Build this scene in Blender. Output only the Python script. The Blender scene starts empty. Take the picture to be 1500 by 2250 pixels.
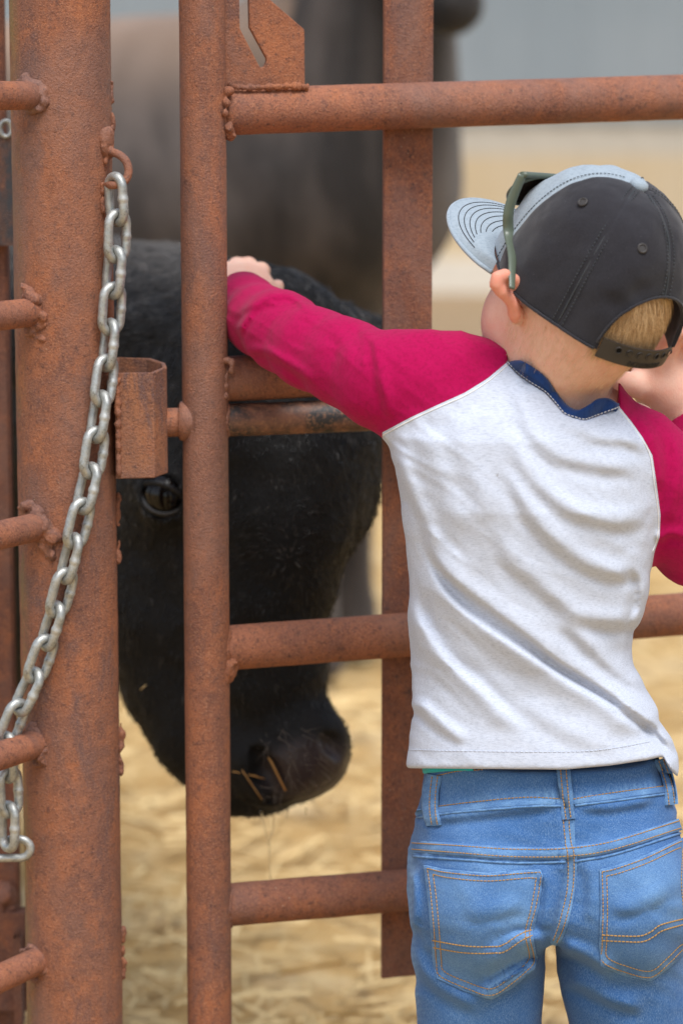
import bpy, math, random
import numpy as np
from mathutils import Vector, Matrix
from mathutils.bvhtree import BVHTree

sc = bpy.context.scene
col = sc.collection
rng = np.random.default_rng(7)
random.seed(7)

# ---------------------------------------------------------------- camera
CAM_Z = 1.17
FPX = 6080.0                       # focal length in pixels of a 1500 x 2250 frame
PITCH = math.atan(925 / FPX)
cam_d = bpy.data.cameras.new('camera')
cam = bpy.data.objects.new('camera', cam_d)
col.objects.link(cam)
cam.location = (0, 0, CAM_Z)
cam.rotation_euler = (math.pi / 2 - PITCH, 0, 0)
cam_d.sensor_fit = 'VERTICAL'
cam_d.sensor_height = 36.0
cam_d.lens = FPX / 2250 * 36.0
cam_d.clip_start = 0.05
cam_d.clip_end = 500
cam_d.dof.use_dof = True
cam_d.dof.focus_distance = 2.54
cam_d.dof.aperture_fstop = 3.6
sc.camera = cam

# ---------------------------------------------------------------- sky and sun
SUN_EL, SUN_AZ = 62, 24            # degrees; azimuth from behind the camera, negative = left
world = bpy.data.worlds.new('World')
sc.world = world
world.use_nodes = True
wn, wl = world.node_tree.nodes, world.node_tree.links
sky = wn.new('ShaderNodeTexSky')
sky.sky_type = 'NISHITA'
sky.sun_disc = False
sky.sun_elevation = math.radians(SUN_EL)
sky.sun_rotation = math.radians(180 + SUN_AZ)
sky.air_density = 1.0
sky.dust_density = 1.5
hs = wn.new('ShaderNodeHueSaturation')       # overcast: the blue is veiled
hs.inputs['Saturation'].default_value = 0.62
bg = wn['Background']
bg.inputs['Strength'].default_value = 0.11
wl.new(sky.outputs[0], hs.inputs['Color'])
wl.new(hs.outputs[0], bg.inputs['Color'])
sun_d = bpy.data.lights.new('sun', 'SUN')
sun_d.energy = 2.0
sun_d.angle = math.radians(30)
sun_d.color = (1.0, 0.985, 0.965)
sun = bpy.data.objects.new('sun', sun_d)
col.objects.link(sun)
el, az = math.radians(SUN_EL), math.radians(SUN_AZ)
sdir = Vector((math.sin(az) * math.cos(el), -math.cos(az) * math.cos(el), math.sin(el)))
sun.rotation_euler = sdir.to_track_quat('Z', 'Y').to_euler()
sun.location = (-2, -3, 6)

sc.view_settings.view_transform = 'Standard'
sc.view_settings.look = 'None'
sc.view_settings.gamma = 1.0
sc.view_settings.exposure = 0.88
sc.render.engine = 'CYCLES'
sc.cycles.use_denoising = True
sc.cycles.max_bounces = 8
try:
    sc.cycles_curves.shape = 'RIBBONS'
except Exception:
    pass

# ---------------------------------------------------------------- pixel rays
_cp, _sp = math.cos(PITCH), math.sin(PITCH)
CF = np.array([0, _cp, -_sp]); CU = np.array([0, _sp, _cp]); CR = np.array([1.0, 0, 0])
CP = np.array([0, 0, CAM_Z])

def ray(px, py):
    return CF * FPX + CR * (px - 750) + CU * (1125 - py)

def at(px, py, Y):
    r = ray(px, py)
    return CP + r * (Y / r[1])

def ground_at(px, py, z=0.0):
    r = ray(px, py)
    return CP + r * ((z - CAM_Z) / r[2])

def proj(P):
    v = np.asarray(P, float) - CP
    d = v @ CF
    return 750 + FPX * (v @ CR) / d, 1125 - FPX * (v @ CU) / d

# ---------------------------------------------------------------- object helpers
def tag(o, label=None, cat=None, group=None, kind=None):
    if label: o['label'] = label
    if cat: o['category'] = cat
    if group: o['group'] = group
    if kind: o['kind'] = kind
    return o

def empty(name, loc, label=None, cat=None, group=None):
    o = bpy.data.objects.new(name, None)
    o.empty_display_size = 0.05
    col.objects.link(o)
    o.location = loc
    return tag(o, label, cat, group)

def link(o, parent=None):
    col.objects.link(o)
    if parent is not None:
        o.parent = parent
        loc = Vector(parent.location) if parent.parent is None and parent.type == 'EMPTY' else Vector((0, 0, 0))
        o.matrix_parent_inverse = Matrix.Translation(-loc)
    return o

def mesh_obj(name, V, F, mat, parent=None, smooth=True):
    me = bpy.data.meshes.new(name)
    V = np.asarray(V, np.float32)
    me.from_pydata(V.tolist(), [], F.tolist() if isinstance(F, np.ndarray) else F)
    me.update()
    if smooth:
        me.polygons.foreach_set('use_smooth', np.ones(len(me.polygons), bool))
    if mat is not None:
        me.materials.append(mat)
    o = bpy.data.objects.new(name, me)
    return link(o, parent)

class MB:
    """collects shapes of one part into one mesh"""
    def __init__(s): s.V = []; s.F = []; s.n = 0
    def add(s, V, F):
        V = np.asarray(V, float)
        s.V.append(V)
        s.F += [tuple(int(i) + s.n for i in f) for f in F]
        s.n += len(V)
        return s
    def build(s, name, mat, parent=None, smooth=True):
        return mesh_obj(name, np.concatenate(s.V), s.F, mat, parent, smooth)

def norm(v):
    v = np.asarray(v, float)
    return v / (np.linalg.norm(v) + 1e-12)

def resample(pts, n):
    pts = np.asarray(pts, float)
    s = np.r_[0, np.cumsum(np.linalg.norm(np.diff(pts[:, :3], axis=0), axis=1))]
    t = np.linspace(0, s[-1], n)
    return np.stack([np.interp(t, s, pts[:, k]) for k in range(pts.shape[1])], 1)

def catmull(pts, n=12, closed=False):
    pts = np.asarray(pts, float)
    if closed:
        Q = np.concatenate([pts[-1:], pts, pts[:2]])
    else:
        Q = np.concatenate([2 * pts[:1] - pts[1:2], pts, 2 * pts[-1:] - pts[-2:-1]])
    out = []
    for i in range(1, len(Q) - 2):
        for k in range(n):
            t = k / n
            p0, p1, p2, p3 = Q[i - 1], Q[i], Q[i + 1], Q[i + 2]
            out.append(.5 * (2 * p1 + (p2 - p0) * t + (2 * p0 - 5 * p1 + 4 * p2 - p3) * t * t
                             + (3 * p1 - p0 - 3 * p2 + p3) * t ** 3))
    if not closed: out.append(Q[-2])
    return np.array(out)

def tube(pts, rad, seg=20, cap=True, closed=False, flat=1.0, up=None):
    """swept tube; flat squeezes the second axis"""
    pts = np.asarray(pts, float)
    n = len(pts)
    rad = np.broadcast_to(np.asarray(rad, float), (n,))
    if closed:
        tan = np.roll(pts, -1, 0) - np.roll(pts, 1, 0)
    else:
        tan = np.gradient(pts, axis=0)
    tan /= np.linalg.norm(tan, axis=1)[:, None] + 1e-12
    ref = np.array(up, float) if up is not None else (np.array([0, 0, 1.0]) if abs(tan[0][2]) < .9 else np.array([0, 1.0, 0]))
    V = []
    a = np.linspace(0, 2 * np.pi, seg, endpoint=False)
    e1 = norm(np.cross(tan[0], ref))
    for i in range(n):
        if up is not None:
            e1 = norm(np.cross(tan[i], ref))
        else:
            e1 = norm(e1 - tan[i] * (e1 @ tan[i]))
        e2 = np.cross(e1, tan[i])
        V.append(pts[i] + rad[i] * (np.cos(a)[:, None] * e1 + flat * np.sin(a)[:, None] * e2))
    V = np.concatenate(V)
    F = []
    m = n if closed else n - 1
    for i in range(m):
        j = (i + 1) % n
        for k in range(seg):
            l = (k + 1) % seg
            F.append((i * seg + k, i * seg + l, j * seg + l, j * seg + k))
    if cap and not closed:
        F.append(tuple(range(seg))[::-1])
        F.append(tuple((n - 1) * seg + k for k in range(seg)))
    return V, F

def box(c, ex, ey, ez, hx, hy, hz, bev=0.0):
    """oriented box with optional chamfer along ez edges"""
    c, ex, ey, ez = (np.asarray(q, float) for q in (c, ex, ey, ez))
    if bev > 0:
        pl = [(-hx + bev, -hy), (hx - bev, -hy), (hx, -hy + bev), (hx, hy - bev), (hx - bev, hy), (-hx + bev, hy), (-hx, hy - bev), (-hx, -hy + bev)]
    else:
        pl = [(-hx, -hy), (hx, -hy), (hx, hy), (-hx, hy)]
    n = len(pl)
    V = [c + ex * x + ey * y + ez * s * hz for s in (-1, 1) for x, y in pl]
    F = [tuple(range(n))[::-1], tuple(range(n, 2 * n))]
    F += [(k, (k + 1) % n, n + (k + 1) % n, n + k) for k in range(n)]
    return np.array(V), F

def prism(poly3, nrm, th):
    """polygon (list of 3d points, ccw seen from +nrm) extruded by th along -nrm"""
    P = np.asarray(poly3, float); nrm = np.asarray(nrm, float)
    n = len(P)
    V = np.concatenate([P, P - nrm * th])
    F = [tuple(range(n)), tuple(range(n, 2 * n))[::-1]]
    F += [(k, n + k, n + (k + 1) % n, (k + 1) % n) for k in range(n)]
    return V, F

# ---------------------------------------------------------------- value noise
_perm = np.random.default_rng(3).permutation(4096).astype(np.int64)
_val = np.random.default_rng(4).random(4096).astype(np.float32) * 2 - 1
def vnoise(P, scale=1.0, seed=0):
    P = np.asarray(P, np.float64) * scale + seed * 17.31 + 1000
    I = np.floor(P).astype(np.int64); f = P - I; f = f * f * (3 - 2 * f)
    r = 0
    for dx in (0, 1):
        for dy in (0, 1):
            for dz in (0, 1):
                h = _perm[(_perm[(_perm[(I[:, 0] + dx) & 4095] + I[:, 1] + dy) & 4095] + I[:, 2] + dz) & 4095]
                w = (f[:, 0] if dx else 1 - f[:, 0]) * (f[:, 1] if dy else 1 - f[:, 1]) * (f[:, 2] if dz else 1 - f[:, 2])
                r = r + _val[h] * w
    return r
def fbm(P, scale, oct=3, seed=0):
    r = 0; a = 1.0
    for o in range(oct):
        r = r + a * vnoise(P, scale * 2 ** o, seed + o); a *= .5
    return r

# ---------------------------------------------------------------- signed distance shapes and surface nets
def rc(P, a, b, ra, rb):
    a = np.asarray(a, float); b = np.asarray(b, float)
    ab = b - a; L = ab @ ab + 1e-12
    D = P - a
    h = D @ ab
    t = np.clip(h / L, 0, 1)
    d2 = np.einsum('ij,ij->i', D, D) - t * (2 * h - t * L)
    return np.sqrt(np.maximum(d2, 0)) - (ra + (rb - ra) * t)
def chain_sdf(P, pts, k=0.0):
    """pts: rows x,y,z,r"""
    pts = np.asarray(pts, float)
    d = None
    for i in range(len(pts) - 1):
        e = rc(P, pts[i, :3], pts[i + 1, :3], pts[i, 3], pts[i + 1, 3])
        d = e if d is None else (smin(d, e, k) if k > 0 else np.minimum(d, e))
    return d
def ell(P, c, r, R=None):
    Q = P - np.asarray(c, float)
    if R is not None: Q = Q @ R           # columns of R: local axes in world
    r = np.asarray(r, float)
    Q = Q / r; k0 = np.sqrt(np.einsum('ij,ij->i', Q, Q))
    Q /= r; k1 = np.sqrt(np.einsum('ij,ij->i', Q, Q)) + 1e-9
    return np.where(k0 < 1e-6, -r.min(), k0 * (k0 - 1) / k1)
def smin(a, b, k):
    h = np.clip(.5 + .5 * (b - a) / k, 0, 1)
    return b * (1 - h) + a * h - k * h * (1 - h)
def smax(a, b, k): return -smin(-a, -b, k)

def sdf_mesh(f, lo, hi, h, slack=0.0, smooth=1):
    lo = np.asarray(lo, float); hi = np.asarray(hi, float)
    B = 8
    nb = np.maximum(1, np.ceil((hi - lo) / (h * B))).astype(int)
    g = np.stack(np.meshgrid(*[np.arange(n) for n in nb], indexing='ij'), -1).reshape(-1, 3)
    cen = lo + (g + .5) * B * h
    dc = f(cen)
    act = g[np.abs(dc) < B * h * .87 * 1.6 + slack]
    N = nb * B + 1
    D = np.full(tuple(N), 9.0, np.float32)
    # sign of inactive blocks
    neg = g[(dc < 0)]
    for b in neg:
        D[b[0]*B:b[0]*B+B+1, b[1]*B:b[1]*B+B+1, b[2]*B:b[2]*B+B+1] = -9.0
    o = np.stack(np.meshgrid(*[np.arange(B + 1)] * 3, indexing='ij'), -1).reshape(-1, 3)
    mask = np.zeros(tuple(N), bool)
    for b in act:
        mask[b[0]*B:b[0]*B+B+1, b[1]*B:b[1]*B+B+1, b[2]*B:b[2]*B+B+1] = True
    I = np.argwhere(mask)
    vals = np.empty(len(I), np.float32)
    for s in range(0, len(I), 400000):
        vals[s:s+400000] = f(lo + I[s:s+400000] * h)
    D[mask] = vals
    # surface nets
    S = D < 0
    c8 = [(i, j, k) for i in (0, 1) for j in (0, 1) for k in (0, 1)]
    M = N - 1
    cnt = np.zeros(tuple(M), np.uint8)
    for i, j, k in c8:
        cnt += S[i:M[0]+i, j:M[1]+j, k:M[2]+k]
    C = np.argwhere((cnt > 0) & (cnt < 8))
    cv = np.stack([D[C[:, 0]+i, C[:, 1]+j, C[:, 2]+k] for i, j, k in c8], 1)
    acc = np.zeros((len(C), 3)); num = np.zeros(len(C))
    for p in range(8):
        for q in range(p + 1, 8):
            dif = np.array(c8[q]) - np.array(c8[p])
            if np.abs(dif).sum() != 1: continue
            x = (cv[:, p] < 0) != (cv[:, q] < 0)
            t = np.clip(cv[:, p] / (cv[:, p] - cv[:, q] + 1e-12), 0, 1)
            pos = np.array(c8[p]) + t[:, None] * dif
            acc[x] += pos[x]; num += x
    V = lo + (C + acc / num[:, None]) * h
    idx = np.full(tuple(M), -1, np.int64); idx[C[:, 0], C[:, 1], C[:, 2]] = np.arange(len(C))
    F = []
    for ax in range(3):
        u, v = (ax + 1) % 3, (ax + 2) % 3
        sl0 = [slice(None)] * 3; sl1 = [slice(None)] * 3
        sl0[ax] = slice(0, -1); sl1[ax] = slice(1, None)
        E = np.argwhere(S[tuple(sl0)] != S[tuple(sl1)])
        E = E[(E[:, u] > 0) & (E[:, v] > 0) & (E[:, u] < M[u]) & (E[:, v] < M[v])]
        inside = S[E[:, 0], E[:, 1], E[:, 2]]
        def cell(du, dv):
            Q = E.copy(); Q[:, u] -= du; Q[:, v] -= dv
            return idx[Q[:, 0], Q[:, 1], Q[:, 2]]
        q = np.stack([cell(1, 1), cell(0, 1), cell(0, 0), cell(1, 0)], 1)
        q[~inside] = q[~inside][:, ::-1]
        F.append(q)
    F = np.concatenate(F); F = F[(F >= 0).all(1)]
    for _ in range(smooth):
        V = laplace(V, F, .5)
    return V, F

def laplace(V, F, lam=.5):
    acc = np.zeros_like(V); num = np.zeros(len(V))
    k = F.shape[1]
    for a in range(k):
        b = (a + 1) % k
        for d in range(3):
            acc[:, d] += np.bincount(F[:, a], V[F[:, b], d], len(V)) + np.bincount(F[:, b], V[F[:, a], d], len(V))
        num += np.bincount(F[:, a], minlength=len(V)) + np.bincount(F[:, b], minlength=len(V))
    ok = num > 0
    out = V.copy(); out[ok] = V[ok] * (1 - lam) + lam * acc[ok] / num[ok][:, None]
    return out

def vnormals(V, F):
    n = np.cross(V[F[:, 2]] - V[F[:, 0]], V[F[:, -1]] - V[F[:, 1]]) if F.shape[1] == 4 else np.cross(V[F[:, 1]] - V[F[:, 0]], V[F[:, 2]] - V[F[:, 0]])
    N = np.zeros_like(V)
    for a in range(F.shape[1]):
        for d in range(3): N[:, d] += np.bincount(F[:, a], n[:, d], len(V))
    return N / (np.linalg.norm(N, axis=1)[:, None] + 1e-12)

def iso_split(V, F, s):
    """cut a quad mesh along s = 0: returns (V, T) with s > 0 and (V, T) with s <= 0"""
    T = np.concatenate([F[:, [0, 1, 2]], F[:, [0, 2, 3]]]) if F.shape[1] == 4 else F
    pos = s > 0
    k = pos[T].sum(1)
    out = {True: [T[k == 3]], False: [T[k == 0]]}
    VV = [V]; nv = len(V); cache = {}; new = []
    def cut(i, j):
        key = (min(i, j), max(i, j))
        if key not in cache:
            t = s[key[0]] / (s[key[0]] - s[key[1]])
            new.append(V[key[0]] * (1 - t) + V[key[1]] * t); cache[key] = nv + len(new) - 1
        return cache[key]
    ex = {True: [], False: []}
    for tri in T[(k == 1) | (k == 2)]:
        p = pos[tri]; lone = p.sum() == 1
        i = int(np.argmax(p == lone)); a, b, c = tri[i], tri[(i+1) % 3], tri[(i+2) % 3]
        ab, ac = cut(a, b), cut(a, c)
        ex[bool(lone)].append((a, ab, ac))
        ex[not lone] += [(ab, b, c), (ab, c, ac)]
    if new: VV.append(np.array(new))
    V2 = np.concatenate(VV)
    res = []
    for key in (True, False):
        t = np.concatenate([out[key][0], np.array(ex[key], np.int64).reshape(-1, 3)])
        used, inv = np.unique(t, return_inverse=True)
        res.append((V2[used], inv.reshape(-1, 3)))
    return res

def bvh_of(V, F):
    return BVHTree.FromPolygons([tuple(v) for v in np.asarray(V, float)], [tuple(int(i) for i in f) for f in F])
def hit(bvh, px, py, off=0.0):
    """where a sight line meets a surface, lifted by off along its normal"""
    d = Vector(ray(px, py)).normalized()
    loc, nrm, i, dist = bvh.ray_cast(Vector(CP), d)
    if loc is None: return None, None
    if nrm.dot(d) > 0: nrm = -nrm
    return np.array(loc + nrm * off), np.array(nrm)

def plin(y, tab):
    tab = np.asarray(tab, float)
    return np.interp(y, tab[:, 0], tab[:, 1])

def march(f, px, py, y0=2.3, y1=3.6):
    """first point of a shape met by a sight line"""
    r = ray(px, py); Y = np.linspace(y0, y1, 1300)
    P = CP + r[None] * (Y / r[1])[:, None]
    k = np.where(f(P) < 0)[0]
    return P[k[0]] if len(k) else None

def fur_curves(name, roots, dirs, lens, mat, parent, npt=4, r0=.0003, bend=None, tint=None):
    """one Curves object holding all hairs"""
    n = len(roots)
    cu = bpy.data.hair_curves.new(name)
    cu.add_curves([npt] * n)
    t = np.linspace(0, 1, npt)[None, :, None]
    P = roots[:, None, :] + dirs[:, None, :] * lens[:, None, None] * t
    if bend is not None:
        P = P + bend[:, None, :] * lens[:, None, None] * t * t
    cu.attributes['position'].data.foreach_set('vector', P.astype(np.float32).ravel())
    ra = cu.attributes.get('radius') or cu.attributes.new('radius', 'FLOAT', 'POINT')
    ra.data.foreach_set('value', np.tile((r0 * (1 - .85 * np.linspace(0, 1, npt))), n).astype(np.float32))
    ti = cu.attributes.new('tint', 'FLOAT', 'CURVE')
    ti.data.foreach_set('value', (rng.random(n) if tint is None else tint).astype(np.float32))
    if mat: cu.materials.append(mat)
    o = bpy.data.objects.new(name, cu)
    link(o, parent)
    return o
# ---------------------------------------------------------------- materials
class NT:
    def __init__(s, name):
        s.m = bpy.data.materials.new(name); s.m.use_nodes = True
        s.n = s.m.node_tree.nodes; s.l = s.m.node_tree.links
        s.b = s.n['Principled BSDF']
        s.tc = s.n.new('ShaderNodeTexCoord').outputs['Object']
    def mapping(s, scale=(1, 1, 1), rot=(0, 0, 0)):
        m = s.n.new('ShaderNodeMapping'); s.l.new(s.tc, m.inputs['Vector'])
        m.inputs['Scale'].default_value = scale; m.inputs['Rotation'].default_value = rot
        return m.outputs[0]
    def noise(s, scale, detail=4, rough=.55, vec=None, dist=0.0):
        t = s.n.new('ShaderNodeTexNoise'); s.l.new(vec or s.tc, t.inputs['Vector'])
        t.inputs['Scale'].default_value = scale; t.inputs['Detail'].default_value = detail
        t.inputs['Roughness'].default_value = rough; t.inputs['Distortion'].default_value = dist
        return t.outputs['Fac']
    def voronoi(s, scale, vec=None, out='Distance'):
        t = s.n.new('ShaderNodeTexVoronoi'); s.l.new(vec or s.tc, t.inputs['Vector'])
        t.inputs['Scale'].default_value = scale
        return t.outputs[out]
    def ramp(s, fac, a, b, ca=(0, 0, 0, 1), cb=(1, 1, 1, 1)):
        r = s.n.new('ShaderNodeMapRange'); r.clamp = True
        s.l.new(fac, r.inputs['Value'])
        r.inputs['From Min'].default_value = a; r.inputs['From Max'].default_value = b
        return r.outputs[0]
    def mix(s, fac, a, b, mode='MIX'):
        x = s.n.new('ShaderNodeMix'); x.data_type = 'RGBA'; x.blend_type = mode
        for sock, v in ((x.inputs['Factor'], fac), (x.inputs['A'], a), (x.inputs['B'], b)):
            if isinstance(v, bpy.types.NodeSocket): s.l.new(v, sock)
            elif isinstance(v, (int, float)): sock.default_value = v
            else: sock.default_value = (*v, 1) if len(v) == 3 else v
        return x.outputs['Result']
    def mul(s, a, b, op='MULTIPLY'):
        x = s.n.new('ShaderNodeMath'); x.operation = op
        for sock, v in ((x.inputs[0], a), (x.inputs[1], b)):
            if isinstance(v, bpy.types.NodeSocket): s.l.new(v, sock)
            else: sock.default_value = v
        return x.outputs[0]
    def attr(s, name):
        a = s.n.new('ShaderNodeAttribute'); a.attribute_name = name
        return a.outputs['Fac']
    def base(s, c):
        if isinstance(c, bpy.types.NodeSocket): s.l.new(c, s.b.inputs['Base Color'])
        else: s.b.inputs['Base Color'].default_value = (*c, 1)
    def rough(s, r):
        if isinstance(r, bpy.types.NodeSocket): s.l.new(r, s.b.inputs['Roughness'])
        else: s.b.inputs['Roughness'].default_value = r
    def bump(s, h, strength=.5, dist=.001):
        b = s.n.new('ShaderNodeBump'); s.l.new(h, b.inputs['Height'])
        b.inputs['Strength'].default_value = strength; b.inputs['Distance'].default_value = dist
        s.l.new(b.outputs[0], s.b.inputs['Normal'])
    def set(s, **k):
        for n, v in k.items(): s.b.inputs[n.replace('_', ' ')].default_value = v
        return s

def rust_mat(name, tone=(.310, .110, .050), tone2=(.190, .080, .052), dark=(.070, .036, .032), pits=.5, streak=1.0, moss=False, blue=False):
    t = NT(name)
    st = t.mapping((1, 1, .35))
    big = t.noise(12, 6, .65, st, .6)
    mid = t.noise(75, 6, .7)
    c = t.mix(t.ramp(big, .40, .60), tone, tone2)
    c = t.mix(t.mul(t.ramp(t.noise(34, 6, .7, None, .5), .48, .66), .60), c, (.38, .132, .054))        # fresh orange rust
    c = t.mix(t.mul(t.ramp(t.noise(22, 7, .75, st, .9), .50, .66), .70 * streak), c, (.135, .075, .066))  # old purple-brown scale
    c = t.mix(t.mul(t.ramp(mid, .44, .68), .45), c, (.130, .055, .038))
    sp = t.noise(420, 4, .7)
    c = t.mix(t.mul(t.ramp(sp, .53, .64), pits), c, dark)
    c = t.mix(t.mul(t.ramp(t.noise(150, 5, .75), .57, .66), min(1, pits * 1.3)), c, dark)
    c = t.mix(t.mul(t.ramp(t.noise(520, 3, .7), .52, .66), .38), c, (.50, .235, .125))
    fl = t.ramp(t.voronoi(140), .10, .04)                       # pale flecks of dirt
    c = t.mix(t.mul(fl, t.ramp(t.noise(9, 3), .54, .64)), c, (.50, .40, .28))
    if moss:
        gx = t.n.new('ShaderNodeSeparateXYZ'); t.l.new(t.n.new('ShaderNodeNewGeometry').outputs['Normal'], gx.inputs[0])
        side = t.ramp(gx.outputs['X'], -.70, -1.0)
        c = t.mix(t.mul(side, t.mul(t.ramp(t.noise(16, 6, .75, st), .46, .60), .75)), c, (.23, .185, .065))
    if blue:
        c = t.mix(t.mul(t.ramp(t.noise(18, 5, .7, st), .47, .58), .9), c, (.055, .065, .075))
    worn = t.ramp(t.noise(7, 5, .6, t.mapping((1, 1, .6)), .7), .50, .64)          # handled places: smoother, grey-brown
    wcol = t.mix(t.ramp(t.noise(140, 5, .7), .5, .66), (.215, .112, .083), (.12, .066, .054))
    c = t.mix(t.mul(worn, .55), c, wcol)
    t.base(c)
    t.rough(t.mul(t.mul(worn, -.28), .80, 'ADD')); t.set(Specular_IOR_Level=.32)
    hgt = t.mul(t.mul(mid, .7), t.mul(sp, 1.0), 'ADD')
    hgt = t.mul(hgt, t.mul(t.noise(620, 3), .7), 'ADD')
    t.bump(hgt, .7, .0018)
    return t.m

M = {}
M['rust'] = rust_mat('rust')
M['rust_rail'] = rust_mat('rust_rail', (.320, .120, .064), (.215, .088, .057), pits=.6, streak=.6)
M['rust_post'] = rust_mat('rust_post', (.300, .110, .052), (.190, .084, .057), pits=.5, streak=1.35, moss=True)
M['rust_bar'] = rust_mat('rust_bar', (.225, .082, .042), (.165, .062, .04), pits=.75)
M['rust_dark'] = rust_mat('rust_dark', (.20, .095, .06), (.10, .065, .05), pits=.6, blue=True)
M['rust_dull'] = rust_mat('rust_dull', (.19, .075, .048), (.13, .058, .042), pits=.5)
M['weld'] = rust_mat('weld', (.25, .105, .066), (.165, .08, .06), pits=.6)

def simple(name, c, r=.6, spec=.4, noise=None, bump=None):
    t = NT(name)
    if noise:
        sc_, amt, c2 = noise
        t.base(t.mix(t.mul(t.ramp(t.noise(sc_, 4, .6), .35, .65), amt), c, c2))
    else: t.base(c)
    t.rough(r); t.set(Specular_IOR_Level=spec)
    if bump: t.bump(t.noise(bump[0], 3), bump[1], bump[2])
    return t.m

t = NT('galvanised')
c = t.mix(t.ramp(t.noise(90, 5, .7), .38, .66), (.30, .31, .29), (.50, .51, .49))
c = t.mix(t.mul(t.ramp(t.noise(240, 4, .7), .56, .68), .7), c, (.13, .12, .105))
c = t.mix(t.mul(t.ramp(t.noise(50, 4, .7), .60, .70), .35), c, (.33, .22, .13))
t.base(c); t.set(Metallic=.65, Specular_IOR_Level=.5); t.rough(t.ramp(t.noise(120, 4), -.25, 1.35))
t.bump(t.noise(260, 4), .35, .0008); M['galv'] = t.m
# ---------------------------------------------------------------- ground
t = NT('straw_ground')
c = t.mix(t.ramp(t.noise(1.6, 6, .65), .36, .66), (.62, .415, .18), (.48, .305, .125))
c = t.mix(t.mul(t.ramp(t.noise(9, 6, .7), .50, .66), .8), c, (.72, .54, .29))
c = t.mix(t.mul(t.ramp(t.noise(3.5, 4, .6), .55, .66), .7), c, (.76, .60, .36))
c = t.mix(t.mul(t.ramp(t.noise(5, 6, .75), .58, .70), .35), c, (.36, .24, .12))
gs = t.n.new('ShaderNodeSeparateXYZ'); t.l.new(t.tc, gs.inputs[0])
wob = t.mul(gs.outputs['Y'], t.mul(t.noise(.5, 3), 2.0), 'ADD')
far = t.ramp(wob, 11.6, 13.8)
c = t.mix(t.mul(far, .9), c, (.30, .215, .135))                  # bare dirt before the shed
t.base(c); t.rough(.95); t.set(Specular_IOR_Level=.1)
t.bump(t.noise(40, 6, .7), .8, .02); M['ground'] = t.m
nx, ny = 80, 80
gx = np.linspace(-1, 1, nx); gx = np.sign(gx) * np.abs(gx) ** 2 * 150
gy = np.concatenate([np.linspace(-20, 0, 10)[:-1], np.linspace(0, 1, ny - 9) ** 2 * 300])
G = np.array([(x, y, 0) for y in gy for x in gx], float)
near = np.exp(-((G[:, 1] - 6) / 8) ** 2)
G[:, 2] = .018 * fbm(G, .9, 3, 5) * near
GF = [(j * nx + i, j * nx + i + 1, (j + 1) * nx + i + 1, (j + 1) * nx + i) for j in range(len(gy) - 1) for i in range(nx - 1)]
g = mesh_obj('ground', G, GF, M['ground'])
tag(g, 'straw strewn tan earth of the cattle yard', 'ground', kind='structure')

# loose straw lying on it: uncountable, one object
M['straw'] = simple('straw', (.76, .58, .30), .7, .3, (3.0, .8, (.56, .38, .165)))
n = 10000
Y = 3.0 + 9.0 * rng.random(n) ** 1.5
X = (rng.random(n) - .5) * (Y * .42 + .5)
a = rng.random(n) * 2 * np.pi
L = rng.uniform(.03, .11, n); w = rng.uniform(.0014, .0032, n)
z = rng.uniform(.003, .03, n) + .018
dx = np.stack([np.cos(a), np.sin(a), rng.normal(0, .12, n)], 1) * L[:, None] / 2
wx = np.stack([-np.sin(a), np.cos(a), rng.normal(0, .5, n)], 1) * w[:, None]
c0 = np.stack([X, Y, z], 1)
V = np.stack([c0 - dx - wx, c0 - dx + wx, c0 + dx + wx, c0 + dx - wx], 1).reshape(-1, 3)
V[:, 2] = np.maximum(V[:, 2], .012)
F = np.arange(4 * n).reshape(-1, 4)
tag(mesh_obj('straw', V, F, M['straw'], smooth=False), 'loose yellow straw scattered over the yard floor', 'straw', kind='stuff')

# ---------------------------------------------------------------- metal shed across the yard
WY = 16.3
shed = empty('metal_shed', (3, WY, 0), 'grey ribbed metal shed with yard reflection painted tan on its lower panels and pale concrete footing', 'shed')
t = NT('shed_grey'); t.base(t.mix(t.ramp(t.noise(.7, 4), .35, .65), (.20, .235, .255), (.25, .28, .295))); t.rough(.45); t.set(Specular_IOR_Level=.5); M['shed_grey'] = t.m
M['shed_tan'] = simple('shed_tan', (.50, .375, .215), .55, .4, (.9, .7, (.50, .42, .30)))  # tan paint stands in for the yard reflected in the metal
M['shed_blend'] = simple('shed_blend', (.46, .41, .33), .55, .4, (.9, .6, (.42, .38, .31)))  # beige step between the painted reflection and the grey
M['concrete'] = simple('concrete', (.70, .64, .54), .9, .2, (3, .6, (.50, .45, .37)), (40, .4, .01))
def ribbed(x0, x1, z0, z1, y, pitch=.30, d=.008):
    m = MB(); pts = []
    x = x0
    while x < x1 - 1e-6:
        for ox, oy in ((0, 0), (.20, 0), (.22, -d), (.27, -d)):
            pts.append((x + ox * pitch / .30, y + oy))
        x += pitch
    pts.append((x, y))
    n = len(pts)
    V = [(px, py, z) for z in (z0, z1) for px, py in pts]
    m.add(V, [(k, k + 1, n + k + 1, n + k) for k in range(n - 1)])
    return m
PW = 3.0
for i in range(-5, 7):
    xx = i * PW
    ribbed(xx, xx + PW, 1.04, 4.6, WY - (.003 if i % 2 else 0)).build('wall_panel', M['shed_grey'], shed, False)
    ribbed(xx, xx + PW, .80, 1.00, WY - (.003 if i % 2 else 0)).build('blend_panel', M['shed_blend'], shed, False)
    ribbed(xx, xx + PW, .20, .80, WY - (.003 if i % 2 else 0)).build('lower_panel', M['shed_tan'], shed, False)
m = MB(); m.add(*box((1.5, WY + .02, 1.02), (1, 0, 0), (0, 1, 0), (0, 0, 1), 18, .045, .024)); m.build('trim_rail', M['shed_grey'], shed, False)
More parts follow.
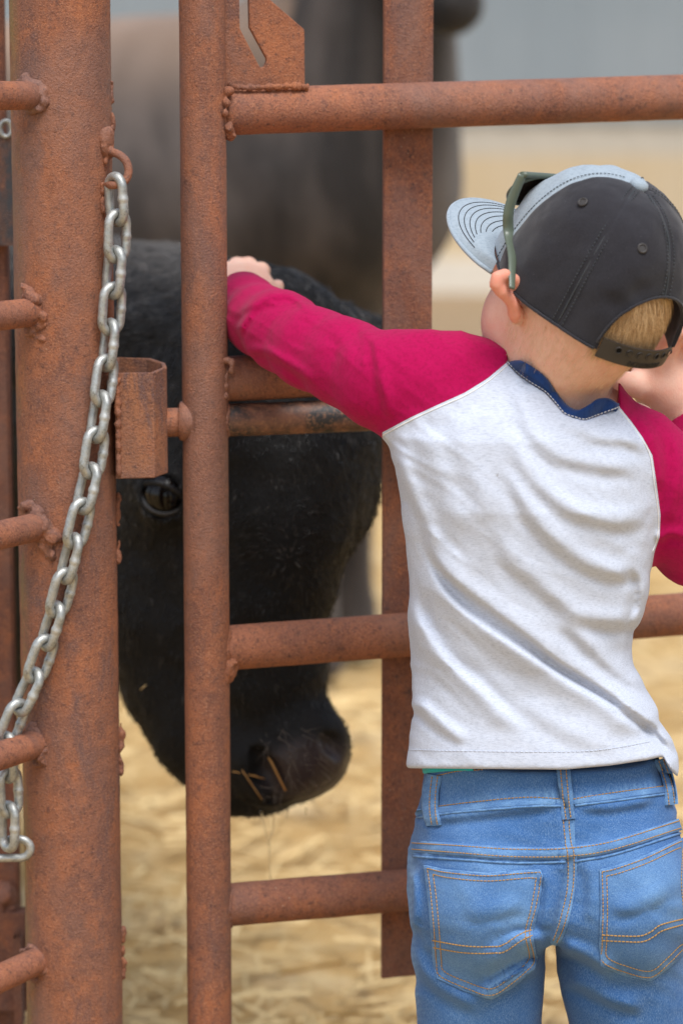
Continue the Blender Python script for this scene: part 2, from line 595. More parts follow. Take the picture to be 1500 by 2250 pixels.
m = MB(); m.add(*box((1.5, WY + .1, .10), (1, 0, 0), (0, 1, 0), (0, 0, 1), 18, .2, .10)); m.build('footing', M['concrete'], shed, False)
m = MB(); m.add(*box((1.5, WY + 3, 4.75), (1, 0, 0), (0, 1, .12), (0, -.12, 1), 18.3, 3.4, .05)); m.build('roof', M['shed_grey'], shed, False)
# ---------------------------------------------------------------- rusty pipe gate
TG = math.tan(math.radians(17)); GX0, GY0 = -.134, 2.665
def gy(X): return GY0 + (X - GX0) * TG
def atg(px, py, off=0.0):
    """point of the gate plane; off moves it away from the camera"""
    r = ray(px, py)
    # Y = GY0 + off + (X-GX0)*TG
    t = (GY0 + off - GX0 * TG) / (r[1] - r[0] * TG)
    return CP + r * t
GDIR = norm((1, TG, 0)); GN = norm((TG, -1, 0))          # along the gate, towards the camera

def pipe(a, b, r, n=60, seg=40, wob=.0002, cap=True):
    a = np.asarray(a, float); b = np.asarray(b, float)
    P = a + (b - a) * np.linspace(0, 1, n)[:, None]
    V, F = tube(P, r, seg, cap)
    ax = norm(b - a)
    C = a + ((V - a) @ ax)[:, None] * ax
    R = V - C
    R /= np.linalg.norm(R, axis=1)[:, None] + 1e-9
    return V + R * (fbm(V, 60, 3, 2) * wob)[:, None], F

def weld_blob(name, blobs, parent, h=.0014, amp=.0026, seed=0, mat=None, sc_=160):
    """lumpy weld metal: a few fused drops with a torn surface"""
    blobs = [(np.asarray(c, float), r) for c, r in blobs]
    C = np.array([c for c, _ in blobs]); R = max(r for _, r in blobs)
    def f(P):
        d = None
        for c, r in blobs:
            e = np.linalg.norm(P - c, axis=1) - r
            d = e if d is None else smin(d, e, .006)
        return d + amp * fbm(P, sc_, 3, seed)
    V, F = sdf_mesh(f, C.min(0) - R - .012, C.max(0) + R + .012, h, .008, 0)
    return mesh_obj(name, V, F, mat or M['weld'], parent)

gate = empty('pipe_gate', (GX0, GY0, 0), 'rusty pipe gate the boy leans on, with level rails and a flat upright bar', 'gate')
pt, pb = at(447, -260, GY0), at(456.5, 2250, GY0)
GPX = (pt[0] + pb[0]) / 2
m = MB(); m.add(*pipe((GPX, GY0, .09), (GPX, GY0, 1.62), .0221, 120)); m.build('gate_post', M['rust'], gate)
def gpost_edge(py, off=0):      # where a rail leaves the post
    return None
RO = .0085
def cope(V, A, ax):
    """saddle cut: the rail's end ring follows the round of the post"""
    hz = norm(np.cross(ax, (0, 0, 1)))
    nn_ = (V - np.array([GPX, GY0, 0])) @ hz * 1.0
    s_ = np.sqrt(np.maximum(.0219 ** 2 - nn_ ** 2, 1e-7))
    axd = (V - np.array([GPX, GY0, 0])) @ np.array([ax[0], ax[1], 0])
    return V + ax * (s_ - axd)[:, None]
rails = [((452, 247), (1500, 213), .0224, 'rust_rail'), ((452, 835), (1500, 782), .0222, 'rust_rail'),
         ((452, 1427), (1500, 1349), .0222, 'rust_rail'), ((452, 1992), (1500, 1905), .0215, 'rust_rail')]
for (a, b, r, mt) in rails:
    A, Bp = atg(*a, RO), atg(*b, RO)
    d = Bp - A
    m = MB(); V, F = pipe(A, A + d * 3.4, r, 160, 40); V[:40] = cope(V[:40], A, norm(d)); m.add(V, F); m.build('rail', M[mt], gate)
A, Bp = atg(452, 2560), atg(1500, 2450)
m = MB(); m.add(*pipe(A, A + (Bp - A) * 3.4, .0215, 100)); m.build('rail', M['rust_rail'], gate)
A, Bp = atg(452, 2560), atg(1500, 2450)
m = MB(); m.add(*pipe((A + (Bp - A) * 3.4) * (1, 1, 0) + (0, 0, .09), (A + (Bp - A) * 3.4) * (1, 1, 0) + (0, 0, 1.62), .0221, 60)); m.build('gate_post', M['rust'], gate)
# latch sleeve under the middle rail, its paint worn to black steel
t = NT('worn_sleeve')
cc = t.mix(t.ramp(t.noise(16, 5, .7), .42, .56), (.19, .085, .05), (.022, .020, .020))
cc = t.mix(t.mul(t.ramp(t.noise(230, 4, .7), .5, .68), .7), cc, (.30, .15, .08))
t.base(cc); t.rough(.55); t.set(Specular_IOR_Level=.5); t.bump(t.noise(300, 4), .4, .0008); M['sleeve_steel'] = t.m
A, Bp = atg(452, 925, .004), atg(1200, 897, .004)
m = MB(); V, F = pipe(A, Bp, .0160, 60, 40); V[:40] = cope(V[:40], A, GDIR); m.add(V, F); m.build('latch_sleeve', M['sleeve_steel'], gate)
# latch rod end and its collar, on the side of the big post
pinA, pinB = at(340, 929, GY0 - .006), at(452, 927, GY0)
m = MB(); m.add(*pipe(pinA, pinB, .0140, 30)); m.build('latch_rod', M['rust'], gate)
colA, colB = at(396, 925, GY0 - .004), at(416, 925, GY0)
V, F = tube([colA - (.0005, 0, 0), colA, colA + (.002, 0, 0), colB, colB + (.006, 0, 0)], [.0165, .0186, .0192, .0195, .0225], 40); m = MB(); m.add(V, F); m.build('collar', M['rust'], gate)
# flat upright bar behind the rails
off = .0222 + .0032 + RO
tl, tr = atg(837, -300, off), atg(949, -300, off)
bl = atg(830, 2149, off)
xc = (atg(893, 1000, off)); hw = .0253
m = MB(); m.add(*box((xc[0], xc[1], (1.62 + bl[2]) / 2), GDIR, -GN, (0, 0, 1), hw, .003, (1.62 - bl[2]) / 2, .0008))
m.build('flat_bar', M['rust_bar'], gate, False)
xc2 = xc + GDIR * .62
m = MB(); m.add(*box((xc2[0], xc2[1], (1.62 + bl[2]) / 2), GDIR, -GN, (0, 0, 1), hw, .003, (1.62 - bl[2]) / 2, .0008))
m.build('flat_bar', M['rust_bar'], gate, False)
# slotted latch plate standing on the top rail
pl = [(490, -95), (525, -95), (527, 62), (569, 144), (574, 149), (580, 147), (586, 136), (586, 128), (549, 60), (546, -42), (669, 65), (670, 200), (490, 200)]
V, F = prism([atg(x, y, -.001) for x, y in pl][::-1], GN, .0065)
mp = MB(); mp.add(V, F); o = mp.build('slotted_plate', M['rust'], gate, False)
bv = o.modifiers.new('bevel', 'BEVEL'); bv.width = .0007; bv.segments = 2; bv.limit_method = 'ANGLE'
# welds
def bead(name, path, r, parent, seed=0, amp=.0010, freq=330):
    P = catmull(path, 14)
    rr = r * (1 + .22 * np.sin(np.arange(len(P)) * 1.3) + .25 * vnoise(P, 120, seed))
    V, F = tube(P, rr, 12)
    N = fbm(V, freq, 2, seed)
    c = np.repeat(P, 12, 0); R = V - c; R /= np.linalg.norm(R, axis=1)[:, None] + 1e-9
    mm = MB(); mm.add(V + R * (N * amp)[:, None], F)
    return mm.build(name, M['rust'], parent)
bead('weld_bead', [atg(503, 183, -.004), atg(515, 190, -.007), atg(540, 192, -.008), atg(600, 191, -.008), atg(650, 189, -.008), atg(676, 193, -.006)], .0028, gate, 1)
def ring_weld(A, ax, r, rr, seed):
    ax = norm(ax); e1 = norm(np.cross(ax, (0, 0, 1))); e2 = np.cross(e1, ax)
    a = np.linspace(0, 2 * np.pi, 90, endpoint=False)
    P = cope(A + r * (np.cos(a)[:, None] * e1 + np.sin(a)[:, None] * e2), A, ax)
    V, F = tube(P, rr * (1 + .18 * vnoise(P, 150, seed)), 10, closed=True)
    C = np.repeat(P, 10, 0); R = norm_rows(V - C)
    mm = MB(); mm.add(V + R * (fbm(V, 300, 2, seed) * .0009)[:, None], F)
    return mm.build('weld_bead', M['rust'], gate)
def norm_rows(R): return R / (np.linalg.norm(R, axis=1)[:, None] + 1e-12)
for i, (a, b, r, mt) in enumerate(rails):
    d = atg(*b, RO) - atg(*a, RO); d = norm(d)
    A = atg(*a, RO)
    ring_weld(A, d, r * 1.005, .0019, 20 + i)
A = atg(452, 925, .004)
ring_weld(A, GDIR, .0162, .0019, 33)
weld_blob('weld_lump', [(atg(503, 280, -.012), .005), (atg(508, 293, -.01), .0045), (atg(506, 303, -.008), .003)], gate, seed=3, mat=M['rust'])
weld_blob('weld_lump', [(atg(507, 1462, -.012), .007), (atg(500, 1478, -.012), .006), (atg(511, 1474, -.008), .006), (atg(499, 1494, -.012), .003)], gate, seed=4, mat=M['rust'])
weld_blob('weld_lump', [(atg(495, 793, -.016), .0035), (atg(510, 796, -.020), .0032), (atg(507, 815, -.021), .0028), (atg(496, 850, -.014), .004), (atg(494, 870, -.014), .0035)], gate, seed=5, mat=M['rust'], h=.001, amp=.0012)
weld_blob('weld_lump', [(atg(503, 200, -.014), .005), (atg(497, 225, -.018), .004), (atg(495, 250, -.018), .0035)], gate, seed=6, mat=M['rust'], amp=.0012)

# ---------------------------------------------------------------- big post with the short rails of the side panel
PY = 2.66
PX = (at(132, 0, PY)[0] + at(165, 2250, PY)[0]) / 2
PR = .0476
post = empty('corner_post', (PX, PY, 0), 'thick rusty round corner post with short rails welded to its side', 'post')
m = MB(); m.add(*pipe((PX, PY, -.05), (PX, PY, 2.0), PR, 200, 64, .00035)); m.build('post_pipe', M['rust_post'], post)
ends = [(80, 210), (72, 686), (88, 1156), (80, 1634), (78, 2114)]
ld = np.array([-.5, -.866, 0])
for i, (x, y) in enumerate(ends):
    E = at(x, y, PY - .034)
    m = MB(); m.add(*pipe(E - ld * .02, E + ld * 1.0, .0137 if i else .0134, 90, 32)); m.build('side_rail', M['rust_rail' if i < 3 else 'rust_rail'], post)
blobsets = [
    [(62, 178, 9), (80, 190, 12), (92, 205, 9), (88, 228, 10), (70, 240, 8), (78, 268, 4), (60, 168, 6), (50, 182, 6)],
    [(66, 645, 11), (82, 660, 10), (92, 690, 9), (84, 715, 10), (92, 738, 6), (72, 728, 9), (62, 640, 7)],
    [(70, 1108, 9), (86, 1130, 12), (104, 1155, 10), (112, 1185, 11), (100, 1205, 9), (118, 1222, 6), (58, 1112, 8), (124, 1170, 6)],
    [(70, 1600, 10), (88, 1625, 10), (98, 1645, 8), (86, 1668, 9), (76, 1605, 9), (60, 1612, 7), (98, 1665, 5)],
    [(70, 2080, 9), (86, 2100, 10), (94, 2125, 9), (80, 2150, 9), (64, 2090, 8), (100, 2110, 5)]]
for i, bs in enumerate(blobsets):
    L = []
    for (x, y, r) in bs:
        X = at(x, y, PY)[0]
        Yc = PY - math.sqrt(max(PR ** 2 - (X - PX) ** 2, 1e-6)) - .0005
        L.append((at(x, y, Yc), r / 2300 * 1.7))
    weld_blob('weld_lump', L, post, seed=10 + i, amp=.0036, sc_=130)
# ragged mill scale along the far edge of the post
for i, (y0, y1, x) in enumerate([(180, 340, 247), (1085, 1235, 263), (1590, 1700, 268), (2040, 2160, 274)]):
    L = [(at(x - 3 + rng.uniform(-3, 2), y, PY + .002), rng.uniform(.0012, .0030)) for y in np.linspace(y0, y1, 14)]
    weld_blob('scale_flake', L, post, seed=40 + i, amp=.0016, mat=M['rust_post'])
# latch receiver: hollow eight-sided catch on the side of the post
def recv(off, z_slant):
    return [(252 + off, 2.700 - off * .0004, 785), (333 - off, 2.700 - off * .0004, 787), (364 - off, 2.684, 797), (367 - off, 2.648, 806), (338 - off * .8, 2.628 + off * .0004, 818), (252 + off, 2.628 + off * .0004, 819)]
outer = recv(0, 0); inner = recv(10, 0)
bot = [1037, 1037, 1036, 1040, 1050, 1052]
V = []; n = 6
for ring, yy in ((outer, None), (inner, None)):
    for k, (x, Yv, y) in enumerate(ring): V.append(at(x, y, Yv))
for ring in (outer, inner):
    for k, (x, Yv, y) in enumerate(ring):
        p = at(x, y, Yv); q = at(x, bot[k], Yv); V.append((p[0], p[1], q[2]))
F = []
for k in range(n):
    l = (k + 1) % n
    F += [(k, l, n + l, n + k), (2*n + k, 3*n + k, 3*n + l, 2*n + l), (k, 2*n + k, 2*n + l, l), (n + k, n + l, 3*n + l, 3*n + k)]
m = MB(); m.add(V, F); o = m.build('latch_receiver', rust_mat('rust_receiver', (.30, .12, .055), (.16, .075, .05), pits=.6, streak=1.8), post, False)
bv = o.modifiers.new('bevel', 'BEVEL'); bv.width = .0012; bv.segments = 2; bv.limit_method = 'ANGLE'
bead('weld_bead', [at(258, 830, 2.628), at(259, 900, 2.627), at(260, 970, 2.627), at(262, 1046, 2.628)], .0026, post, 7, .0012)
# hook and its weld pad
def on_post(px, py, off=0.0):
    X = at(px, py, PY)[0]
    return at(px, py, PY - math.sqrt(max(PR ** 2 - (X - PX) ** 2, 1e-7)) - off)
weld_blob('weld_pad', [(on_post(229, y, -.001), .0042) for y in (290, 303, 316, 330)] + [(on_post(238, y, 0), .0046) for y in (288, 300, 314, 330, 340)] + [(on_post(232, 357), .0022)], post, seed=61, amp=.0009, mat=M['rust'])
weld_blob('weld_pad', [(on_post(226, y, -.0015), .0030) for y in (405, 420, 440, 455)] + [(on_post(231, 465, 0), .0025)], post, seed=62, amp=.0009, mat=M['rust'])
hk = catmull([at(236, 322, 2.640), at(246, 333, 2.636), at(262, 340, 2.630), at(277, 354, 2.626), at(283, 376, 2.624), at(276, 396, 2.622), at(262, 404, 2.620), at(248, 407, 2.622), at(236, 404, 2.632)], 10)
m = MB(); m.add(*tube(hk, .0039, 18)); m.build('hook', M['rust'], post)

# ---------------------------------------------------------------- chain
def link_mesh(hl, hw, r, weld=True, n=72, seg=16):
    s = hl - hw                                   # half length of the straights
    pts = []
    for a in np.linspace(-np.pi / 2, np.pi / 2, 16): pts.append((hw * np.cos(a) * 0 + hw * np.sin(a), 0, s + hw * np.cos(a)))
    for a in np.linspace(np.pi / 2, 3 * np.pi / 2, 16): pts.append((hw * np.sin(a), 0, -s + hw * np.cos(a)))
    pts = resample(np.array(pts + [pts[0]]), n + 1)[:-1]
    rr = np.full(n, r)
    bulge = np.exp(-((pts[:, 2]) / .0022) ** 2) * (pts[:, 0] > 0)
    rr = rr * (1 + (.16 * bulge if weld else 0))
    V, F = tube(pts, rr, seg, closed=True)
    C = np.repeat(pts, seg, 0)
    return V + norm_rows(V - C) * (fbm(V, 200, 2, 9) * .00022)[:, None], F
chain = empty('chain', at(252, 400, 2.60), 'galvanised steel chain hanging from the hook on the thick post', 'chain')
path = [(252, 398), (256, 440), (258, 520), (251, 600), (246, 685), (238, 765), (228, 848), (216, 925), (206, 1005), (190, 1082), (171, 1160), (151, 1240), (131, 1320), (107, 1398), (83, 1468), (57, 1530), (32, 1580), (17, 1625), (18, 1690), (22, 1750), (20, 1815), (20, 1868)]
P3 = []
for (x, y) in path:
    X = at(x, y, PY)[0]
    if X > PX - PR * .4:
        Yc = PY - math.sqrt(max(PR ** 2 - (X - PX) ** 2, 0.0005)) - .014
    else:
        Yc = PY - PR * .9 - .014
    P3.append(at(x, y, min(Yc, 2.628)))
P3 = catmull(P3, 10)
s = np.r_[0, np.cumsum(np.linalg.norm(np.diff(P3, axis=0), axis=1))]
pitch = .0345; hl, hwid, wr = pitch / 2 + .0045, .0103, .0045
lm = bpy.data.meshes.new('link'); V, F = link_mesh(hl, hwid, wr)
lm.from_pydata(V.tolist(), [], F); lm.polygons.foreach_set('use_smooth', np.ones(len(lm.polygons), bool)); lm.materials.append(M['galv'])
nl = int(s[-1] / pitch)
for i in range(nl):
    c = np.array([np.interp((i + .5) * pitch, s, P3[:, k]) for k in range(3)])
    c0 = np.array([np.interp(i * pitch, s, P3[:, k]) for k in range(3)])
    c1 = np.array([np.interp((i + 1) * pitch, s, P3[:, k]) for k in range(3)])
    zax = norm(c0 - c1)
    ang = math.radians((40 if i % 2 else -52) + rng.uniform(-6, 6))
    side = np.array([math.cos(ang), math.sin(ang), 0])
    xax = norm(side - zax * (side @ zax)); yax = np.cross(zax, xax)
    o = bpy.data.objects.new('link', lm); link(o, chain)
    o.matrix_basis = Matrix([[xax[k], yax[k], zax[k], c[k]] for k in range(3)] + [[0, 0, 0, 1]])
lastp = np.array([np.interp(nl * pitch, s, P3[:, k]) for k in range(3)])
# the long open end link lying across
ep = catmull([at(-120, 1886, 2.612), at(-40, 1886, 2.612), at(20, 1885, 2.612), at(52, 1884, 2.612), at(66, 1872, 2.612), at(66, 1856, 2.612), at(52, 1845, 2.612), at(30, 1843, 2.614), at(18, 1846, 2.618), at(2, 1850, 2.622)], 8)
m = MB(); m.add(*tube(ep, .0040, 16)); m.build('end_link', M['galv'], chain)

# ---------------------------------------------------------------- second post behind, with latch plate and slide bracket
RY = 2.87
rx = at(20, 600, RY)[0]
rear = empty('latch_post', (rx - .03, RY, 0), 'flat rusty post with a dark latch plate behind the thick corner post', 'post')
m = MB(); m.add(*box((rx - .03, RY, 1.05 - .2), (1, 0, 0), (0, 1, 0), (0, 0, 1), .03, .012, .85 - .0, .003)); m.build('post_bar', M['rust_dull'], rear, False)
c0, c1 = at(30, 296, RY - .03), at(30, 540, RY - .03)
m = MB(); m.add(*box((c0[0] - .05, RY - .022, (c0[2] + c1[2]) / 2), (1, 0, 0), (0, 1, 0), (0, 0, 1), .055, .008, (c0[2] - c1[2]) / 2, .002)); m.build('latch_plate', M['rust_dark'], rear, False)
V, F = tube(at(14, 283, RY - .03) + np.array([[.006 * math.cos(a), 0, .008 * math.sin(a)] for a in np.linspace(0, 2 * math.pi, 20, endpoint=False)]), .0025, 10, closed=True)
m = MB(); m.add(V, F); m.build('ring', M['galv'], rear)
b0, b1 = at(58, 2002, RY - .03), at(58, 2215, RY - .03)
m = MB(); m.add(*box((b0[0] - .06, RY - .026, (b0[2] + b1[2]) / 2), (1, 0, 0), (0, 1, 0), (0, 0, 1), .062, .012, (b0[2] - b1[2]) / 2, .003)); m.build('slide_bracket', M['rust_dull'], rear, False)
m = MB()
zt, zb = at(48, 2052, RY - .05)[2], at(48, 2240, RY - .05)[2]
prof = []
N = 36
for k in range(N):
    z = zt + (zb - zt) * k / (N - 1); xo = at(50, 2100, RY - .05)[0] + (.0012 if k % 2 else -.0008)
    prof.append((xo, z))
V = [(x, yv, z) for yv in (RY - .066, RY - .040) for x, z in prof] + [(prof[0][0] - .007, yv, z) for yv in (RY - .066, RY - .040) for x, z in prof]
F = []
for k in range(N - 1):
    F += [(k, k + 1, N + k + 1, N + k), (2*N + k, k, k + 1, 2*N + k + 1)[:4], (2*N + k, 3*N + k, 3*N + k + 1, 2*N + k + 1)]
m.add(V, F); m.build('ridged_strip', M['rust_dull'], rear, False)
weld_blob('dirt_clod', [(at(8, 1975, RY - .02), .018), (at(16, 2000, RY - .02), .012)], rear, seed=70, mat=M['weld'], amp=.005, h=.002, sc_=90)
# ================================================================= the boy
BY = 2.49                                            # depth of his middle
person = empty('person', (at(1190, 1700, BY)[0], BY, 0), 'boy in grey and crimson shirt, jeans and dark cap reaching over the gate', 'person')

def A4(rows):
    """rows px,py,Y,r -> x,y,z,r"""
    return np.array([[*at(a, b, c), r] for a, b, c, r in rows])
def P2px(P):
    v = P - CP; d = v @ CF
    return np.stack([750 + FPX * (v @ CR) / d, 1125 - FPX * (v @ CU) / d], 1)
def seg_dist(Q, pts):
    """distance (px), side and run along a polyline for picture-plane points"""
    pts = np.asarray(pts, float); best = None
    S = np.r_[0, np.cumsum(np.linalg.norm(np.diff(pts, axis=0), axis=1))]
    for i in range(len(pts) - 1):
        a, b = pts[i], pts[i + 1]; ab = b - a; L = ab @ ab
        t = np.clip(((Q - a) @ ab) / L, 0, 1)
        dv = Q - (a + t[:, None] * ab); d = np.hypot(dv[:, 0], dv[:, 1])
        sg = np.sign(ab[0] * dv[:, 1] - ab[1] * dv[:, 0])
        run = (S[i] + t * math.sqrt(L)) / S[-1]
        if best is None: best = [d, sg, run]
        else:
            m = d < best[0]
            best = [np.where(m, d, best[0]), np.where(m, sg, best[1]), np.where(m, run, best[2])]
    return best
def fold(Q, pts, amp, w1, w2):
    """cloth ridge: height amp (m), gentle side w1 px, steep side w2 px with a hollow beyond it"""
    P = catmull(pts, 3)
    d, sg, run = seg_dist(Q, P)
    env = np.clip(np.minimum(run, 1 - run) * 5, 0, 1); env = env * env * (3 - 2 * env)
    gentle = np.exp(-(d / w1) ** 2)
    steep = np.exp(-(d / w2) ** 2) - .40 * np.exp(-((d - 1.7 * w2) / (w2 * .9)) ** 2)
    return .88 * amp * env * np.where(sg < 0, gentle, steep)

def creases(P, Q, amp, seed, slope=.72):
    """fine irregular pull lines running down to the right, sharper at their crests"""
    L = math.hypot(1, slope); ux, uy = 1 / L, slope / L
    wob = 22 * vnoise(P, 14, seed)
    u = Q[:, 0] * ux + Q[:, 1] * uy; v = -Q[:, 0] * uy + Q[:, 1] * ux + wob
    S = np.stack([u / 190, v / 34, np.zeros_like(u)], 1)
    r = 1 - np.abs(vnoise(S, 1, seed + 1)) * 2.2
    r2 = 1 - np.abs(vnoise(S * np.array([1.6, 2.1, 1]), 1, seed + 2)) * 2.2
    msk = np.clip(.45 + .9 * vnoise(P, 9, seed + 5), 0, 1)
    return amp * msk * (np.maximum(r, 0) ** 2 + .5 * np.maximum(r2, 0) ** 2)
# ---------------------------------------------------------------- shirt
LC = [(700, 1080), (780, 1030), (850, 930), (900, 880), (950, 852), (1000, 858), (1100, 879), (1200, 892), (1300, 899), (1400, 904), (1500, 907), (1580, 907), (1640, 899), (1690, 892), (1740, 890)]
RC = [(700, 1300), (800, 1330), (880, 1385), (950, 1432), (1000, 1440), (1100, 1449), (1200, 1441), (1300, 1424), (1360, 1402), (1420, 1390), (1470, 1392), (1520, 1418), (1560, 1442), (1590, 1440), (1620, 1462), (1660, 1488), (1690, 1490), (1740, 1490)]
ZS = np.array([at(1200, y, BY)[2] for y in range(700, 1760, 10)][::-1])
LX = np.array([at(plin(y, LC), y, BY)[0] for y in range(700, 1760, 10)][::-1])
RX = np.array([at(plin(y, RC), y, BY)[0] for y in range(700, 1760, 10)][::-1])
def zof(y, Y=BY): return at(1200, y, Y)[2]
DEPTH = [(zof(1740), .088), (zof(1500), .080), (zof(1300), .080), (zof(1100), .083), (zof(950), .078), (zof(850), .06), (zof(790), .040), (zof(700), .02)]
YC = [(zof(1740), .010), (zof(1450), .022), (zof(1100), .004), (zof(900), .004), (zof(780), .010)]
sleeveL = A4([(1060, 862, 2.492, .040), (985, 852, 2.492, .0455), (900, 842, 2.497, .0450), (838, 836, 2.505, .0415), (760, 796, 2.535, .0375), (690, 768, 2.568, .0365), (622, 731, 2.615, .0360), (575, 705, 2.675, .0320), (545, 676, 2.735, .0285), (532, 655, 2.770, .0275)])
sleeveR = A4([(1332, 962, 2.495, .026), (1392, 1000, 2.492, .040), (1450, 1055, 2.500, .0435), (1492, 1130, 2.510, .0440), (1528, 1195, 2.530, .0405)])
sleeveR2 = A4([(1528, 1195, 2.530, .0405), (1555, 1080, 2.585, .0360), (1545, 985, 2.625, .0325), (1524, 925, 2.640, .0300)])
traps = A4([(1140, 850, 2.500, .032), (1010, 842, 2.492, .040)])
traps2 = A4([(1310, 945, 2.500, .020), (1390, 990, 2.495, .030)])

ci = [(1145, 792), (1174, 809), (1202, 833), (1226, 867), (1250, 893), (1274, 900), (1294, 888), (1313, 876), (1337, 875), (1358, 886)]
co = [(1114, 797), (1135, 820), (1164, 840), (1196, 860), (1220, 886), (1239, 908), (1260, 916), (1284, 922), (1313, 912), (1356, 894)]
FOLDS = [  # polyline, height, gentle width, steep width   (steep side lies to the right-hand side of travel in the picture: below-left)
    ([(925, 1150), (948, 1200), (985, 1257), (1051, 1314), (1148, 1385), (1223, 1446), (1306, 1499), (1368, 1543), (1434, 1583), (1480, 1625)], .0085, 34, 10),
    ([(925, 1225), (945, 1262), (974, 1306), (1025, 1354), (1086, 1398), (1166, 1450), (1262, 1512), (1333, 1552), (1390, 1598), (1440, 1630)][::-1], .0075, 26, 11),
    ([(897, 1300), (915, 1360), (942, 1408), (985, 1464), (1051, 1521), (1104, 1574), (1160, 1620)][::-1], .0058, 26, 15),
    ([(912, 1530), (930, 1556), (968, 1592), (1030, 1632)], .0042, 18, 12),
    ([(1120, 960), (1145, 1009), (1193, 1071), (1241, 1110), (1289, 1130), (1356, 1145), (1425, 1128)], .0050, 24, 17),
    ([(1110, 1010), (1145, 1082), (1188, 1152), (1241, 1203), (1289, 1236), (1356, 1256), (1430, 1222)], .0058, 26, 17),
    ([(1128, 815), (1145, 880), (1168, 946), (1212, 992), (1265, 1011), (1356, 1025), (1420, 1015)], .0040, 22, 16),
    ([(1085, 1170), (1126, 1230), (1183, 1275), (1227, 1316), (1280, 1352), (1368, 1360), (1425, 1328)], .0055, 26, 17),
    ([(1215, 1345), (1258, 1378), (1302, 1424), (1359, 1476), (1425, 1515)], .0050, 24, 15),
    ([(872, 985), (905, 1080), (940, 1150), (960, 1215)], .0035, 18, 12),
    ([(1000, 900), (1020, 980), (1050, 1060), (1090, 1140)], .0022, 30, 24),
    ([(930, 930), (955, 1010), (985, 1090), (1020, 1180)], .0020, 26, 22),
    ([(1250, 925), (1300, 955), (1370, 965), (1430, 990)], .0030, 20, 13),
    ([(1060, 1340), (1120, 1420), (1200, 1500), (1290, 1570)], .0018, 40, 30),
    ([(1340, 1540), (1390, 1570), (1440, 1600), (1485, 1650)], .0050, 14, 9),
    ([(1395, 1240), (1410, 1290), (1405, 1340), (1385, 1390)], .0040, 14, 10),
    ([(1140, 1530), (1200, 1580), (1280, 1620), (1370, 1640)], .0026, 26, 18),
    # sleeve creases
    ([(822, 722), (828, 770), (838, 830), (852, 890), (860, 930)], .0045, 14, 11),
    ([(800, 705), (806, 760), (800, 810)], .0022, 16, 12),
    ([(505, 700), (545, 672), (590, 650), (640, 650), (690, 690)], .0040, 12, 9),
    ([(520, 745), (540, 700), (575, 668), (625, 662)], .0034, 10, 8),
    ([(530, 770), (580, 770), (640, 800), (700, 845)], .0036, 12, 10),
    ([(700, 695), (740, 720), (760, 760), (750, 820)], .0020, 18, 14),
    ([(1385, 905), (1420, 940), (1440, 1000), (1450, 1080)], .0025, 14, 12),
    ([(1470, 940), (1485, 1000), (1480, 1080), (1460, 1160)], .0030, 16, 12),
    ([(1440, 1190), (1470, 1170), (1510, 1180)], .0035, 12, 9),
    ([(1010, 770), (1030, 800), (1035, 840)], .0018, 16, 12),
]
def hem_z(Q):
    return np.interp(Q[:, 0], [880, 893, 1240, 1340, 1420, 1455, 1470, 1490, 1510], [1686, 1688, 1691, 1682, 1670, 1662, 1690, 1712, 1716])
def torso_sdf(P):
    z = P[:, 2]
    lx = np.interp(z, ZS, LX); rx = np.interp(z, ZS, RX)
    a = np.maximum((rx - lx) / 2, .01); cx = (lx + rx) / 2
    b = plin(z, sorted(DEPTH)); yc = BY + plin(z, sorted(YC))
    n = 2.35
    qx = np.abs(P[:, 0] - cx) / a; qy = np.abs(P[:, 1] - yc) / b
    q = (qx ** n + qy ** n) ** (1 / n)
    d = (q - 1) * np.minimum(a, b)
    return np.maximum(d, z - zof(770))
def shirt_base(P):
    d = torso_sdf(P)
    d = smin(d, smin(chain_sdf(P, sleeveL, .012), chain_sdf(P, traps), .02), .018)
    r = smin(chain_sdf(P, sleeveR, .012), chain_sdf(P, traps2), .02)
    d = smin(d, r, .012)
    d = np.minimum(d, chain_sdf(P, sleeveR2, .008))
    return d
def shirt_f(P):
    d = shirt_base(P)
    out = d.copy()
    near = np.abs(d) < .02
    Q = P2px(P[near]); h = np.zeros(len(Q))
    for pts, amp, w1, w2 in FOLDS:
        xs = np.array(pts, float)
        bb = (Q[:, 0] > xs[:, 0].min() - 2.4 * w1) & (Q[:, 0] < xs[:, 0].max() + 2.4 * w1) & (Q[:, 1] > xs[:, 1].min() - 2.4 * w1) & (Q[:, 1] < xs[:, 1].max() + 2.4 * w1)
        if bb.any(): h[bb] += fold(Q[bb], pts, amp, w1, w2)
    h += .0011 * fbm(P[near], 22, 2, 11) + .00035 * fbm(P[near], 90, 2, 12) + creases(P[near], Q, .0012, 3)
    # hem turned and pulled flat
    out[near] = d[near] - h
    q2 = P2px(P)
    cut = (q2[:, 1] - hem_z(q2)) / 2440.0
    out = smax(out, cut, .003)
    # sleeve mouths
    e = P - sleeveL[-1, :3]; ax = norm(sleeveL[-1, :3] - sleeveL[-2, :3])
    out = np.where((np.linalg.norm(e, axis=1) < .07), smax(out, e @ ax, .002), out)
    e = P - sleeveR2[-1, :3]; ax = norm(sleeveR2[-1, :3] - sleeveR2[-2, :3])
    out = np.where((np.linalg.norm(e, axis=1) < .06), smax(out, e @ ax, .002), out)
    # neck opening
    nk = rc(P, at(1230, 915, 2.51), at(1262, 700, 2.49), .036, .060)
    out = smax(out, -nk, .003)
    yo = np.interp(q2[:, 0], [q_[0] for q_ in co], [q_[1] for q_ in co])
    mk = (q2[:, 0] > 1113) & (q2[:, 0] < 1357) & (P[:, 1] < 2.56)
    out = np.where(mk, np.maximum(out, (yo + 2 - q2[:, 1]) / 2440.0), out)
    return out
SH = .0022
